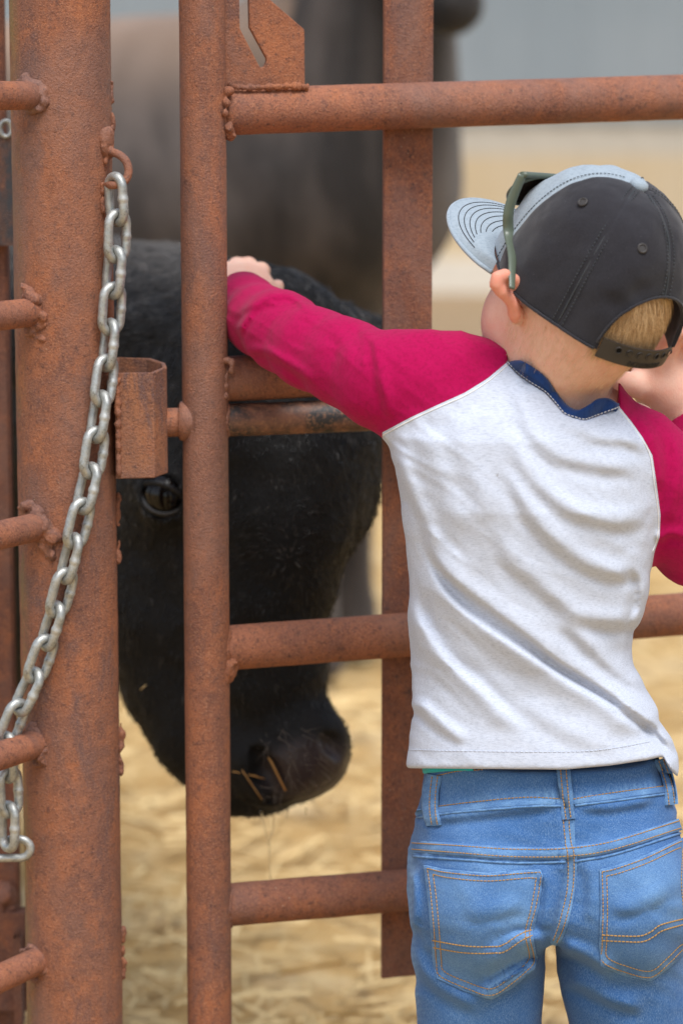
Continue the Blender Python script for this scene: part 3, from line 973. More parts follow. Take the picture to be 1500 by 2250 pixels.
sV, sF = sdf_mesh(shirt_f, (at(480, 1000, 2.75)[0], 2.34, zof(1730, 2.5)), (at(1660, 1000, 2.5)[0], 2.83, zof(590, 2.75)), SH, .012, 1)
sQ = P2px(sV)
# raglan seams
RL = [(1113, 796), (1070, 832), (1020, 863), (960, 890), (900, 918), (838, 951), (820, 1040)]
RR = [(840, 1330), (888, 1355), (925, 1385), (960, 1410), (1000, 1432), (1060, 1441), (1130, 1450), (1180, 1448), (1212, 1437), (1240, 1432), (1300, 1432)]
yl = np.interp(sQ[:, 0], [820, 838, 900, 960, 1020, 1070, 1113, 1150], [1200, 951, 918, 890, 863, 832, 796, 700])
sL = np.where(sQ[:, 0] < 1160, np.where(sQ[:, 0] < 838, 60.0, yl - sQ[:, 1]), -60.0)
xr = np.interp(sQ[:, 1], [r[0] for r in RR], [r[1] for r in RR])
sR = np.where((sQ[:, 1] > 800) & (sQ[:, 1] < 1330), sQ[:, 0] - xr, -60.0)
# everything of the right forearm belongs to the sleeve
fore = chain_sdf(sV, sleeveR2) < .006
sR = np.where(fore & (sQ[:, 0] > 1432), 40.0, sR)

def fabric(name, col1, col2, streak=(60, 60, 700), amt=.6, fuzz=.5, bump=.25):
    t = NT(name)
    v = t.mapping(streak)
    c = t.mix(t.mul(t.ramp(t.noise(1.0, 4, .65, v), .46, .68), amt), col1, col2)
    c = t.mix(t.mul(t.ramp(t.noise(1400, 2, .5), .4, .7), .25), c, col2)
    t.base(c); t.rough(.92); t.set(Specular_IOR_Level=.15, Sheen_Weight=fuzz, Sheen_Roughness=.5)
    t.bump(t.noise(1500, 2), bump, .0006)
    return t.m
M['heather'] = fabric('heather_cotton', (.545, .590, .685), (.31, .345, .42), (210, 400, 1500), .65, .0, .35)
M['crimson'] = fabric('crimson_cotton', (.37, .0015, .066), (.24, .001, .041), (300, 300, 300), .6, .05, .4)
M['navy'] = fabric('navy_rib', (.012, .042, .15), (.007, .024, .10), (900, 900, 60), .8, .2, .4)
M['white_thread'] = simple('white_thread', (.72, .72, .72), .8, .2)

(pV, pT), (nV, nT) = iso_split(sV, sF, sL)
sleeve_l = (pV, pT)
q = P2px(nV)
xr = np.interp(q[:, 1], [r[0] for r in RR], [r[1] for r in RR])
s2 = np.where((q[:, 1] > 800) & (q[:, 1] < 1330), q[:, 0] - xr, -60.0)
s2 = np.where((chain_sdf(nV, sleeveR2) < .006) & (q[:, 0] > 1450), 40.0, s2)
(rV, rT), (tV, tT) = iso_split(nV, nT, s2)
shirt = mesh_obj('shirt', tV, tT, M['heather'], person)
tag(shirt, 'pale heather grey shirt body with diagonal pulled folds')
for (v_, t_) in (sleeve_l, (rV, rT)):
    o = mesh_obj('sleeve', v_, t_, M['crimson'], shirt)
    tag(o, 'crimson raglan sleeve')
shirt_bvh = bvh_of(sV, sF)

def stitch_line(bvh, pts, off=.0006, w=.0007, dash=0, gap=0, n=None):
    """thread run laid on a surface along a picture-plane line: list of 3d dashes"""
    P = catmull(pts, 8); P = resample(P, n or max(8, int(np.linalg.norm(np.diff(P, axis=0), axis=1).sum() / 4)))
    out = []
    for x, y in P:
        p, nn = hit(bvh, x, y, off)
        if p is not None: out.append(p)
    return np.array(out)
def thread(mb, P, r=.0005, dash=None):
    """adds a run of thread; dash=(on, off) in metres"""
    if len(P) < 2: return
    jump = np.linalg.norm(np.diff(P, axis=0), axis=1)
    cuts = np.where(jump > .02)[0]
    for chunk in np.split(P, cuts + 1):
        if len(chunk) < 2: continue
        if dash is None:
            mb.add(*tube(chunk, r, 6)); continue
        s = np.r_[0, np.cumsum(np.linalg.norm(np.diff(chunk, axis=0), axis=1))]
        x = 0
        while x < s[-1]:
            ts = np.linspace(x, min(x + dash[0], s[-1]), 3)
            mb.add(*tube(np.stack([np.interp(ts, s, chunk[:, k]) for k in range(3)], 1), r, 6))
            x += dash[0] + dash[1]
# seam threads and hem
mb = MB()
for off_ in (5,):
    thread(mb, stitch_line(shirt_bvh, [(x + 3, y + off_) for x, y in RL[:-1]], .0001), .0006)
    tag(mb.build('seam_thread', M['white_thread'], shirt), kind='stuff'); mb = MB()
    thread(mb, stitch_line(shirt_bvh, [(x - off_, y) for y, x in RR[1:-2]], .0001), .0006)
tag(mb.build('seam_thread', M['white_thread'], shirt), kind='stuff')
mb = MB()
thread(mb, stitch_line(shirt_bvh, [(900, 1647), (1000, 1650), (1240, 1652), (1340, 1645), (1425, 1630)], .0001), .0005, (.003, .0012))
tag(mb.build('hem_stitch', M['heather'], shirt), kind='stuff')
# ---------------------------------------------------------------- jeans
JL = [(1640, 945), (1690, 934), (1750, 928), (1800, 915), (1850, 904), (1900, 898), (1950, 895), (2000, 892), (2050, 890), (2100, 894), (2150, 898), (2250, 902), (2400, 905)]
JR = [(1640, 1440), (1690, 1450), (1720, 1470), (1780, 1480), (1850, 1492), (1900, 1502), (1950, 1510), (2000, 1516), (2050, 1520), (2150, 1526), (2250, 1528), (2400, 1520)]
JY = 2.505
ys = np.arange(1640, 2410, 10)[::-1]
JZ = np.array([at(1200, y, JY)[2] for y in ys])
JLX = np.array([at(plin(y, JL), y, JY)[0] for y in ys]); JRX = np.array([at(plin(y, JR), y, JY)[0] for y in ys])
legL = A4([(1050, 1990, JY - .005, .062), (1052, 2120, JY, .0610), (1052, 2250, JY + .008, .0590), (1055, 2420, JY + .012, .055)])
legR = A4([(1358, 1990, JY - .005, .062), (1366, 2120, JY, .0610), (1386, 2250, JY + .008, .0580), (1385, 2420, JY + .012, .055)])
kl, kr = legL[-1], legR[-1]
def foot(k): return np.array([[k[0], k[1], k[2], .053], [k[0], k[1] - .005, .20, .048], [k[0], k[1] - .012, .075, .046]])
def jeans_base(P):
    z = P[:, 2]
    lx = np.interp(z, JZ, JLX); rx = np.interp(z, JZ, JRX)
    a = (rx - lx) / 2; cx = (lx + rx) / 2
    b = plin(z, sorted([(zof(1640), .072), (zof(1720), .078), (zof(1850), .088), (zof(1980), .092), (zof(2100), .075), (zof(2250), .07)]))
    n = 2.3
    q = ((np.abs(P[:, 0] - cx) / a) ** n + (np.abs(P[:, 1] - (JY + .008)) / b) ** n) ** (1 / n)
    hips = (q - 1) * np.minimum(a, b)
    hips = smax(hips, zof(2040) - z, .03)
    d = smin(hips, np.minimum(chain_sdf(P, legL), chain_sdf(P, legR)), .013)
    # seat cheeks and the cleft between
    for x in (1075, 1360):
        d = smin(d, ell(P, at(x, 1965, JY - .030), (.062, .064, .075)), .02)
    d = np.minimum(d, np.minimum(chain_sdf(P, foot(kl)), chain_sdf(P, foot(kr))))
    d = smax(d, .045 - z, .002)
    return smax(d, z - zof(1668), .002)
JF = [([(1215, 1690), (1245, 1800), (1250, 1880), (1242, 1960), (1225, 2040), (1212, 2090)], -.0022, 9, 9),
      ([(905, 1860), (1000, 1872), (1120, 1880), (1245, 1876), (1350, 1860), (1490, 1815)], .0016, 14, 8),
      ([(925, 1800), (1030, 1790), (1150, 1775), (1240, 1765)], .0022, 14, 10),
      ([(1260, 1775), (1350, 1772), (1440, 1755)], .0020, 14, 10),
      ([(1205, 2070), (1160, 2060), (1110, 2075), (1060, 2110)], .0040, 18, 12),
      ([(1195, 2120), (1150, 2130), (1100, 2160), (1040, 2190)], .0040, 18, 12),
      ([(1225, 2080), (1290, 2100), (1350, 2140)], .0035, 18, 12),
      ([(1235, 2150), (1290, 2170), (1350, 2200), (1420, 2215)], .0040, 20, 13),
      ([(1180, 1900), (1205, 1950), (1200, 2010), (1185, 2060)], .0028, 16, 12),
      ([(900, 2060), (930, 2130), (985, 2180), (1060, 2215)], .0032, 20, 14),
      ([(1290, 1890), (1300, 1960), (1290, 2030)], .0018, 20, 14),
      ([(1020, 2010), (1080, 2000), (1150, 1985)], .0018, 18, 14),
      ([(1340, 2000), (1400, 1985), (1470, 1950)], .0020, 18, 14),
      ([(905, 1905), (912, 1980), (906, 2050)], .0022, 10, 8)]
def jeans_f(P):
    d = jeans_base(P); out = d.copy(); near = np.abs(d) < .03
    Q = P2px(P[near]); h = np.zeros(len(Q))
    for pts, amp, w1, w2 in JF:
        xs = np.array(pts, float)
        bb = (Q[:, 0] > xs[:, 0].min() - 70) & (Q[:, 0] < xs[:, 0].max() + 70) & (Q[:, 1] > xs[:, 1].min() - 70) & (Q[:, 1] < xs[:, 1].max() + 70)
        if bb.any(): h[bb] += fold(Q[bb], pts, amp, w1, w2)
    h *= 2.2
    h += creases(P[near], Q, .0016, 9, .35) + .0014 * fbm(P[near], 25, 2, 21) + .0005 * fbm(P[near], 70, 2, 22)
    out[near] = d[near] - h
    return out
jlo = (at(840, 2250, 2.5)[0], 2.36, .03); jhi = (at(1580, 2250, 2.5)[0], 2.64, zof(1650) + .01)
jV, jF = sdf_mesh(jeans_f, jlo, jhi, .0028, .01, 1)
# wear: puckers along seams and paler rubbed places, kept as a vertex value
jQ = P2px(jV)
SEAMS = [[(905, 1868), (1000, 1875), (1120, 1882), (1245, 1880), (1350, 1862), (1500, 1815)],
         [(930, 1785), (1030, 1772), (1150, 1756), (1235, 1748)], [(1255, 1755), (1350, 1742), (1478, 1722)],
         [(1240, 1690), (1248, 1800), (1252, 1880), (1245, 1960), (1228, 2040), (1212, 2090)],
         [(902, 1880), (897, 1960), (895, 2040), (905, 2130), (910, 2250)]]
POCK = [[(934, 1903), (975, 1912), (1070, 1920), (1185, 1912), (1191, 1925), (1180, 1990), (1166, 2050), (1176, 2105), (1168, 2128), (1125, 2165), (1078, 2192), (1020, 2175), (962, 2148), (955, 2120), (950, 2050), (942, 1960)],
        [(1318, 1912), (1350, 1905), (1420, 1880), (1500, 1842), (1508, 1852), (1506, 1930), (1512, 2010), (1516, 2075), (1500, 2090), (1470, 2120), (1428, 2152), (1370, 2140), (1320, 2118), (1318, 2080), (1320, 2000)]]
wear = np.zeros(len(jV))
for sm in SEAMS:
    d_, sg, run = seg_dist(jQ, sm)
    wear = np.maximum(wear, np.exp(-(d_ / 14) ** 2) * (.35 + .65 * (np.sin(run * 130 + 3 * vnoise(jV, 60, 2)) > 0)))
wear = np.maximum(wear, .75 * np.exp(-(((jQ[:, 0] - 1080) / 110) ** 2 + ((jQ[:, 1] - 2000) / 130) ** 2)))
wear = np.maximum(wear, .75 * np.exp(-(((jQ[:, 0] - 1400) / 110) ** 2 + ((jQ[:, 1] - 1990) / 130) ** 2)))
def denim(name):
    t = NT(name)
    w = t.attr('wear')
    c = t.mix(w, (.031, .105, .285), (.145, .29, .51))
    tw = t.noise(1.0, 2, .6, t.mapping((1900, 1900, 380)))
    tw2 = t.noise(1.0, 2, .6, t.mapping((500, 500, 2300), (0, .6, 0)))
    c = t.mix(t.mul(t.ramp(tw, .42, .66), .45), c, (.27, .43, .64))
    c = t.mix(t.mul(t.ramp(tw2, .45, .65), .45), c, (.018, .065, .19))
    c = t.mix(t.mul(t.ramp(t.noise(35, 4, .6), .35, .65), .35), c, (.035, .115, .30))
    t.base(c); t.rough(.9); t.set(Specular_IOR_Level=.15, Sheen_Weight=.1)
    t.bump(t.mul(tw, tw2, 'ADD'), .35, .0006)
    return t.m
M['denim'] = denim('denim'); M['orange_thread'] = simple('orange_thread', (.42, .24, .075), .7, .3)
def add_attr(o, name, vals):
    a = o.data.attributes.new(name, 'FLOAT', 'POINT'); a.data.foreach_set('value', np.asarray(vals, np.float32))
wear = np.clip(wear + .34 * fbm(jV, 16, 3, 91), 0, 1.1)
jeans = mesh_obj('jeans', jV, jF, M['denim'], person); add_attr(jeans, 'wear', wear)
tag(jeans, 'faded blue denim jeans with orange stitching')
jb = bvh_of(jV, jF)
def in_poly(x, y, poly):
    c = False; n = len(poly); j = n - 1
    for i in range(n):
        if (poly[i][1] > y) != (poly[j][1] > y) and x < (poly[j][0] - poly[i][0]) * (y - poly[i][1]) / (poly[j][1] - poly[i][1]) + poly[i][0]: c = not c
        j = i
    return c
def patch(name, poly, bvh, mat, parent, th=.0022, rings=10, wearf=None):
    """cloth piece sewn onto a surface: outline in the picture plane, real thickness"""
    P = resample(np.array(list(poly) + [poly[0]], float), 241)[:-1]
    c = P.mean(0); n = len(P); V = []; Q = []
    for k, s_ in enumerate([1.0, 1.0, .985] + list(np.linspace(.95, .08, rings))):
        for x, y in P:
            px, py = c + (np.array([x, y]) - c) * s_
            lift = -.001 if k == 0 else (th * .55 if k == 1 else th + .0006 * math.exp(-((1 - s_) / .06) ** 2))
            p, nn = hit(bvh, px, py, lift)
            if p is None: p = at(px, py, JY)
            V.append(p); Q.append((px, py, s_))
    p, nn = hit(bvh, c[0], c[1], th); V.append(p); Q.append((c[0], c[1], 0))
    R = rings + 3
    F = [(k * n + i, k * n + (i + 1) % n, (k + 1) * n + (i + 1) % n, (k + 1) * n + i) for k in range(R - 1) for i in range(n)]
    F += [((R - 1) * n + i, (R - 1) * n + (i + 1) % n, R * n) for i in range(n)]
    o = mesh_obj(name, V, F, mat, parent)
    return o, np.array(V), np.array(Q), F
for poly in POCK:
    o, V, Q, F = patch('back_pocket', poly, jb, M['denim'], jeans)
    edge = np.clip(1 - (1 - Q[:, 2]) / .10, 0, 1)
    wv = np.maximum(.45 + .45 * fbm(V, 20, 3, 5), 0) * (1 - edge) + edge * np.clip(.55 + 1.3 * vnoise(V, 230, 6), 0, 1.1)
    add_attr(o, 'wear', np.clip(wv, 0, 1))
    pb_ = bvh_of(V, F)
    mb = MB(); cpt = np.array(poly, float).mean(0)
    for s_ in (.965, .87):
        thread(mb, stitch_line(pb_, [tuple(cpt + (np.array(q) - cpt) * s_) for q in poly + [poly[0]]], .0004, n=160), .00046, (.0026, .0008))
    x0 = poly[0][0]
    if x0 < 1000: dl = [[(950, 2066), (1020, 2078), (1085, 2080), (1105, 2076), (1140, 2054), (1170, 2042)], [(952, 2082), (1020, 2093), (1088, 2094), (1112, 2088), (1145, 2066), (1172, 2054)]]
    else: dl = [[(1322, 2054), (1360, 2056), (1405, 2056), (1430, 2046), (1450, 2032), (1510, 2016)], [(1322, 2066), (1360, 2068), (1408, 2069), (1434, 2058), (1455, 2044), (1512, 2028)]]
    for l_ in dl: thread(mb, stitch_line(pb_, l_, .0004), .0006, (.0028, .0007))
    tag(mb.build('pocket_stitch', M['orange_thread'], o), kind='stuff')
    mb = MB(); V_, F_ = tube(V[240:480], .0011, 8, closed=True); mb.add(V_, F_); po = mb.build('pocket_edge', M['denim'], o)
    add_attr(po, 'wear', np.clip(.75 + .6 * vnoise(V_, 300, 7), .2, 1.3))
# waistband ridge and belt loops
def strap(name, pts, w, th, bvh, mat, parent, lift=.0025):
    P = catmull(pts, 8); P = resample(P, 26); V = []
    T = np.gradient(P, axis=0); T /= np.linalg.norm(T, axis=1)[:, None]
    n = len(P)
    for i in range(n):
        x, y = P[i]; nx_, ny_ = -T[i][1], T[i][0]
        arch = lift * min(1, 3.5 * min(i, n - 1 - i) / (n - 1))
        ring = []
        for s_, hgt in ((-1, -.001), (-1, th * .7), (-.75, th), (0, th * 1.0), (.75, th), (1, th * .7), (1, -.001)):
            p, nn = hit(bvh, x + nx_ * w * s_, y + ny_ * w * s_, hgt + arch)
            if p is None: p = at(x + nx_ * w * s_, y + ny_ * w * s_, JY - .02)
            ring.append(p)
        V += ring
    F = [(i * 7 + k, i * 7 + k + 1, (i + 1) * 7 + k + 1, (i + 1) * 7 + k) for i in range(n - 1) for k in range(6)]
    o = mesh_obj(name, V, F, mat, parent); V = np.array(V)
    add_attr(o, 'wear', np.clip(.45 + .5 * (vnoise(V, 220, 8) > 0) , 0, 1))
    return o
for pts in ([(956, 1702), (951, 1740), (950, 1780), (955, 1815)], [(1236, 1686), (1240, 1730), (1244, 1770), (1248, 1800)], [(1450, 1668), (1463, 1705), (1471, 1740), (1474, 1768)]):
    o = strap('belt_loop', pts, 15, .0028, jb, M['denim'], jeans)
    bb_ = bvh_of([v.co for v in o.data.vertices], [p.vertices for p in o.data.polygons])
    mb = MB()
    for dx in (-6, 6): thread(mb, stitch_line(bb_, [(x + dx, y) for x, y in pts], .0004), .0005, (.0024, .0008))
    if mb.n: tag(mb.build('loop_stitch', M['orange_thread'], o), kind='stuff')
SEAMOBJ = []
o = strap('waistband_seam', [(915, 1786), (1000, 1777), (1100, 1768), (1180, 1762), (1245, 1762), (1350, 1750), (1478, 1732)], 7, .0016, jb, M['denim'], jeans, 0)
SEAMOBJ.append(o)
o = strap('yoke_seam', [(906, 1860), (1000, 1866), (1120, 1874), (1248, 1873), (1350, 1857), (1494, 1811)], 13, .0012, jb, M['denim'], jeans, 0)
SEAMOBJ.append(o)
o = strap('seat_seam', [(1250, 1802), (1252, 1850), (1256, 1890), (1252, 1950), (1236, 2028), (1217, 2075)], 11, .0012, jb, M['denim'], jeans, 0)
SEAMOBJ.append(o)
jb2V, jb2F = [jV], [tuple(f) for f in jF]; nn0 = len(jV)
for o_ in SEAMOBJ:
    jb2V.append(np.array([v.co[:] for v in o_.data.vertices])); jb2F += [tuple(int(i) + nn0 for i in p.vertices) for p in o_.data.polygons]; nn0 += len(o_.data.vertices)
jb = bvh_of(np.concatenate(jb2V), jb2F)
mb = MB()
for l_ in ([(905, 1852), (1000, 1858), (1120, 1866), (1245, 1864), (1350, 1848), (1495, 1802)], [(905, 1866), (1000, 1873), (1120, 1882), (1245, 1881), (1350, 1865), (1498, 1818)],
           [(952, 1773), (1040, 1762), (1150, 1752), (1228, 1755)], [(1258, 1756), (1350, 1741), (1470, 1726)], [(958, 1704), (1010, 1694), (1060, 1692)],
           [(1243, 1690), (1247, 1780), (1254, 1850), (1260, 1880), (1258, 1950), (1240, 2030), (1222, 2072)], [(1230, 1690), (1234, 1780), (1241, 1850), (1246, 1880), (1246, 1950), (1230, 2020), (1214, 2066)]):
    mb = MB(); thread(mb, stitch_line(jb, l_, .0004), .00046, (.0026, .0008))
    if mb.n: tag(mb.build('seam_stitch', M['orange_thread'], jeans), kind='stuff')
for l_ in ([(908, 1882), (1000, 1888), (1120, 1896), (1240, 1894)], [(1262, 1893), (1350, 1877), (1496, 1830)], [(918, 1796), (1000, 1786), (1100, 1777), (1180, 1771), (1236, 1771)], [(1262, 1770), (1350, 1760), (1478, 1742)]):
    mb = MB(); P_ = stitch_line(jb, l_, .0006)
    V_, F_ = tube(P_, .0011, 8); mb.add(V_, F_); po = mb.build('seam_edge', M['denim'], jeans)
    add_attr(po, 'wear', np.clip(.75 + .6 * vnoise(V_, 300, 7), .2, 1.3))
M['teal'] = fabric('teal_knit', (.02, .42, .46), (.01, .30, .34), (500, 500, 500), .6, .2, .5)
o = strap('underwear_band', [(934, 1690), (960, 1686), (1000, 1684), (1040, 1684)], 10, .003, jb, M['teal'], person, 0)
# shoes, below the picture
M['shoe'] = simple('shoe', (.10, .08, .07), .7, .4)
for k in (kl, kr):
    def sf(P, k=k):
        d = smin(ell(P, (k[0], k[1] + .045, .035), (.038, .085, .035)), rc(P, (k[0], k[1] - .01, .04), (k[0], k[1] - .012, .085), .038, .036), .03)
        return smax(d, .006 - P[:, 2], .004)
    V, F = sdf_mesh(sf, (k[0] - .06, k[1] - .08, -.01), (k[0] + .06, k[1] + .15, .15), .005, 0, 1)
    mesh_obj('shoe', V, F, M['shoe'], person)
# ---------------------------------------------------------------- head frame (x = facing, y = his left, z = up)
HF = norm((-.495, .701, .514)); HU = np.array([.386, -.352, .853]); HU = norm(HU - HF * (HU @ HF)); HL = np.cross(HU, HF)
HO = at(1280, 645, 2.475)
HR = np.stack([HF, HL, HU], 1)
def hp(f, l, u): return HO + HR @ np.array([f, l, u], float)
NECKB = at(1232, 905, 2.500)
# his bare body, one surface: head, neck, trunk, arms and hands, legs inside the clothes
handL = {'wrist': at(541, 664, 2.752)}
def Q4(*rows): return A4(rows)
forearmL = Q4((760, 796, 2.535, .026), (622, 731, 2.615, .025), (575, 700, 2.68, .022), (541, 655, 2.765, .0185), (534, 640, 2.790, .0175))
# left hand lies over the poll of the black cow, back of the hand up, fingers away from us
fingersL = [Q4((566, 612, 2.835, .0095), (574, 594, 2.862, .0085), (578, 596, 2.885, .0075), (580, 606, 2.902, .0065)),
            Q4((545, 604, 2.842, .0100), (546, 583, 2.872, .0088), (546, 586, 2.898, .0078), (546, 598, 2.915, .0066)),
            Q4((522, 603, 2.842, .0098), (520, 583, 2.872, .0086), (518, 586, 2.896, .0076), (517, 598, 2.912, .0066)),
            Q4((500, 608, 2.836, .0090), (496, 592, 2.860, .0078), (492, 596, 2.880, .0070), (490, 606, 2.893, .0060))]
thumbL = Q4((556, 640, 2.805, .0110), (580, 640, 2.815, .0095), (600, 636, 2.828, .0085), (609, 630, 2.840, .0074))
# right arm props his head: forearm comes up from the elbow, hand against the far cheek
forearmR = Q4((1528, 1195, 2.530, .026), (1555, 1080, 2.585, .026), (1545, 985, 2.625, .0255), (1512, 915, 2.645, .0245), (1478, 868, 2.640, .0250))
fingersR = [Q4((1428, 815, 2.620, .012), (1440, 770, 2.612, .0105), (1462, 742, 2.600, .0095), (1478, 728, 2.590, .0085)),
            Q4((1450, 812, 2.626, .012), (1466, 766, 2.622, .0105), (1482, 738, 2.612, .0095), (1492, 728, 2.602, .0085)),
            Q4((1472, 815, 2.634, .012), (1490, 772, 2.634, .0105), (1506, 748, 2.626, .0095), (1512, 744, 2.616, .0085)),
            Q4((1490, 828, 2.642, .011), (1512, 795, 2.644, .0095), (1524, 778, 2.640, .0085), (1528, 776, 2.630, .0075))]
thumbR = Q4((1440, 850, 2.626, .0135), (1398, 846, 2.612, .0125), (1366, 840, 2.600, .0105), (1352, 836, 2.592, .0092))
HRt = HR
def head_sdf(P):
    d = ell(P, hp(-.002, .006, .010), (.086, .0640, .086), HRt)
    d = smin(d, ell(P, hp(.024, 0, -.055), (.050, .046, .060), HRt), .022)                 # lower face
    for s in (1, -1):
        d = smin(d, ell(P, hp(.036, s * .026, -.054), (.034, .025, .034), HRt), .016)      # cheeks
        d = smin(d, ell(P, hp(.074, s * .026, -.012), (.016, .024, .012), HRt), .014)      # brows
    d = smin(d, ell(P, hp(.066, 0, -.108), (.018, .020, .014), HRt), .018)                 # chin
    d = smin(d, rc(P, hp(.084, 0, -.022), hp(.096, 0, -.046), .006, .0105), .010)          # nose
    for s in (1, -1):
        d = smax(d, -ell(P, hp(.086, s * .030, -.026), (.012, .014, .008), HRt), .008)     # eye hollows
        d = smin(d, ell(P, hp(.073, s * .030, -.026), (.0105, .0125, .0105), HRt), .003)   # eyes and lids
    d = smin(d, ell(P, hp(.078, 0, -.078), (.010, .019, .0045), HRt), .005)                # lips
    d = smin(d, ell(P, hp(.076, 0, -.088), (.010, .016, .0050), HRt), .005)
    d = smax(d, -ell(P, hp(.090, 0, -.0825), (.010, .018, .0016), HRt), .002)
    return d
earL = Q4((1146, 640, 2.432, .0055), (1128, 614, 2.425, .0050), (1108, 604, 2.419, .0052), (1092, 610, 2.415, .0054), (1089, 624, 2.415, .0054), (1100, 640, 2.417, .0052), (1116, 654, 2.421, .0050), (1127, 670, 2.426, .0054), (1132, 688, 2.431, .0066), (1134, 697, 2.435, .0062))
def ear_sdf(P):
    d = chain_sdf(P, earL, .003)
    pl_ = chain_sdf(P, Q4((1142, 652, 2.440, .0036), (1120, 630, 2.430, .0034), (1108, 622, 2.424, .0032)), .004)
    pl2 = chain_sdf(P, Q4((1156, 655, 2.448, .0080), (1148, 684, 2.446, .0070)), .004)
    return smin(smin(d, pl_, .006), pl2, .008)
def earR_sdf(P):
    d = ell(P, hp(-.004, -.078, -.036), (.020, .007, .028), HRt)
    return smax(d, -ell(P, hp(.004, -.088, -.034), (.010, .007, .016), HRt), .004)
def body_sdf(P):
    d = head_sdf(P)
    nk = chain_sdf(P, np.array([[*hp(-.016, .006, -.050), .0475], [*at(1232, 800, 2.488), .0435], [*at(1216, 880, 2.500), .0430], [*at(1214, 960, 2.510), .048]]), .02)
    d = smin(d, nk, .022)
    d = smin(d, chain_sdf(P, Q4((1220, 880, 2.515, .022), (1120, 835, 2.520, .018), (1010, 850, 2.505, .022))), .020)
    d = smin(d, chain_sdf(P, Q4((1260, 905, 2.505, .026), (1385, 955, 2.505, .026))), .018)
    d = smin(d, ear_sdf(P), .004)
    d = smin(d, earR_sdf(P), .006)
    tr = chain_sdf(P, Q4((1150, 960, 2.50, .055), (1160, 1200, 2.50, .060), (1180, 1600, 2.51, .055), (1200, 1900, 2.51, .055)))
    tr = np.minimum(tr, chain_sdf(P, Q4((1010, 850, 2.50, .030), (838, 836, 2.505, .028), (760, 796, 2.535, .026))))
    tr = np.minimum(tr, chain_sdf(P, Q4((1290, 960, 2.50, .050), (1290, 1200, 2.50, .055))))
    tr = np.minimum(tr, chain_sdf(P, Q4((1385, 955, 2.505, .030), (1450, 1030, 2.500, .032), (1528, 1195, 2.53, .028))))
    for k in (legL, legR):
        tr = np.minimum(tr, np.minimum(chain_sdf(P, k - np.array([0, 0, 0, .014])), rc(P, k[-1][:3], (k[-1][0], k[-1][1] - .01, .09), .04, .03)))
    d = np.minimum(d, tr)
    # left hand
    h = chain_sdf(P, forearmL, .006)
    pal = ell(P, at(535, 622, 2.815), (.030, .030, .0125), np.stack([norm((1, 0, .05)), norm((0, .86, .51)), norm((0, -.51, .86))], 1))
    h = smin(h, pal, .012)
    fg = None
    for c in fingersL:
        e = chain_sdf(P, c, .002); fg = e if fg is None else smin(fg, e, .0042)
    h = smin(h, fg, .010); h = smin(h, chain_sdf(P, thumbL, .003), .006)
    d = np.minimum(d, h)
    # right hand
    h = chain_sdf(P, forearmR, .01)
    pal = ell(P, at(1452, 838, 2.632), (.032, .017, .030), np.stack([norm((.9, .2, -.35)), norm((-.2, .97, .1)), norm((.36, -.02, .93))], 1))
    h = smin(h, pal, .016)
    fg = None
    for c in fingersR:
        e = chain_sdf(P, c, .002); fg = e if fg is None else smin(fg, e, .0015)
    h = smin(h, fg, .006); h = smin(h, chain_sdf(P, thumbR, .003), .009)
    return np.minimum(d, h)
t = NT('skin')
c = t.mix(t.ramp(t.noise(18, 4, .6), .35, .68), (.72, .43, .315), (.76, .49, .385))
c = t.mix(t.mul(t.ramp(t.noise(45, 5, .7), .45, .7), .55), c, (.70, .32, .235))
c = t.mix(t.mul(t.ramp(t.noise(400, 4, .7), .5, .72), .3), c, (.60, .28, .20))
rd = t.attr('flush'); c = t.mix(rd, c, (.62, .20, .13))
t.base(c); t.rough(.55); t.set(Specular_IOR_Level=.3, Subsurface_Weight=.2, Subsurface_Scale=.006)
t.b.inputs['Subsurface Radius'].default_value = (1.0, .35, .2)
t.bump(t.mul(t.noise(900, 3), t.voronoi(700), 'ADD'), .25, .0005); M['skin'] = t.m
bV, bF = sdf_mesh(body_sdf, (at(470, 1000, 2.75)[0], 2.36, .06), (at(1640, 1000, 2.5)[0], 2.94, hp(0, 0, .11)[2] + .01), .0024, .006, 1)
body = mesh_obj('body', bV, bF, M['skin'], person)
fl = np.clip(1 - np.abs(ear_sdf(bV)) / .004, 0, 1) * .75 + np.clip(1 - np.abs(earR_sdf(bV)) / .004, 0, 1) * .8
for c_ in fingersL + fingersR + [thumbL, thumbR]:
    fl = np.maximum(fl, .35 * np.exp(-(np.linalg.norm(bV - c_[-1, :3], axis=1) / .012) ** 2))
add_attr(body, 'flush', np.clip(fl, 0, 1))
body_bvh = bvh_of(bV, bF)
for s in (1, -1):                                                   # eyes
    Vs, Fs = tube([hp(.0795, s * .030, -.026) + HF * q for q in (0, .0025, .0042, .0048)], [.0075, .0062, .0035, .0004], 16)
    mesh_obj('eye', Vs, Fs, simple('eye_iris', (.05, .10, .16), .1, .8), body)
t = NT('thumbnail'); t.base((.74, .48, .40)); t.rough(.25); M['nail'] = t.m
for c_ in (thumbL, thumbR):
    tip, pre = c_[-1, :3], c_[-2, :3]; ax = norm(tip - pre); upv = norm(np.array([0, -.2, 1]) - ax * ax[2]); sd = np.cross(ax, upv)
    Vn = [tip + ax * (.001 + .006 * (v_ - .5)) + sd * .0052 * u_ + upv * (c_[-1, 3] * (.93 - .25 * u_ * u_)) for v_ in np.linspace(0, 1, 6) for u_ in np.linspace(-1, 1, 6)]
    mesh_obj('nail', Vn, [(i * 6 + j, i * 6 + j + 1, (i + 1) * 6 + j + 1, (i + 1) * 6 + j) for i in range(5) for j in range(5)], M['nail'], body)

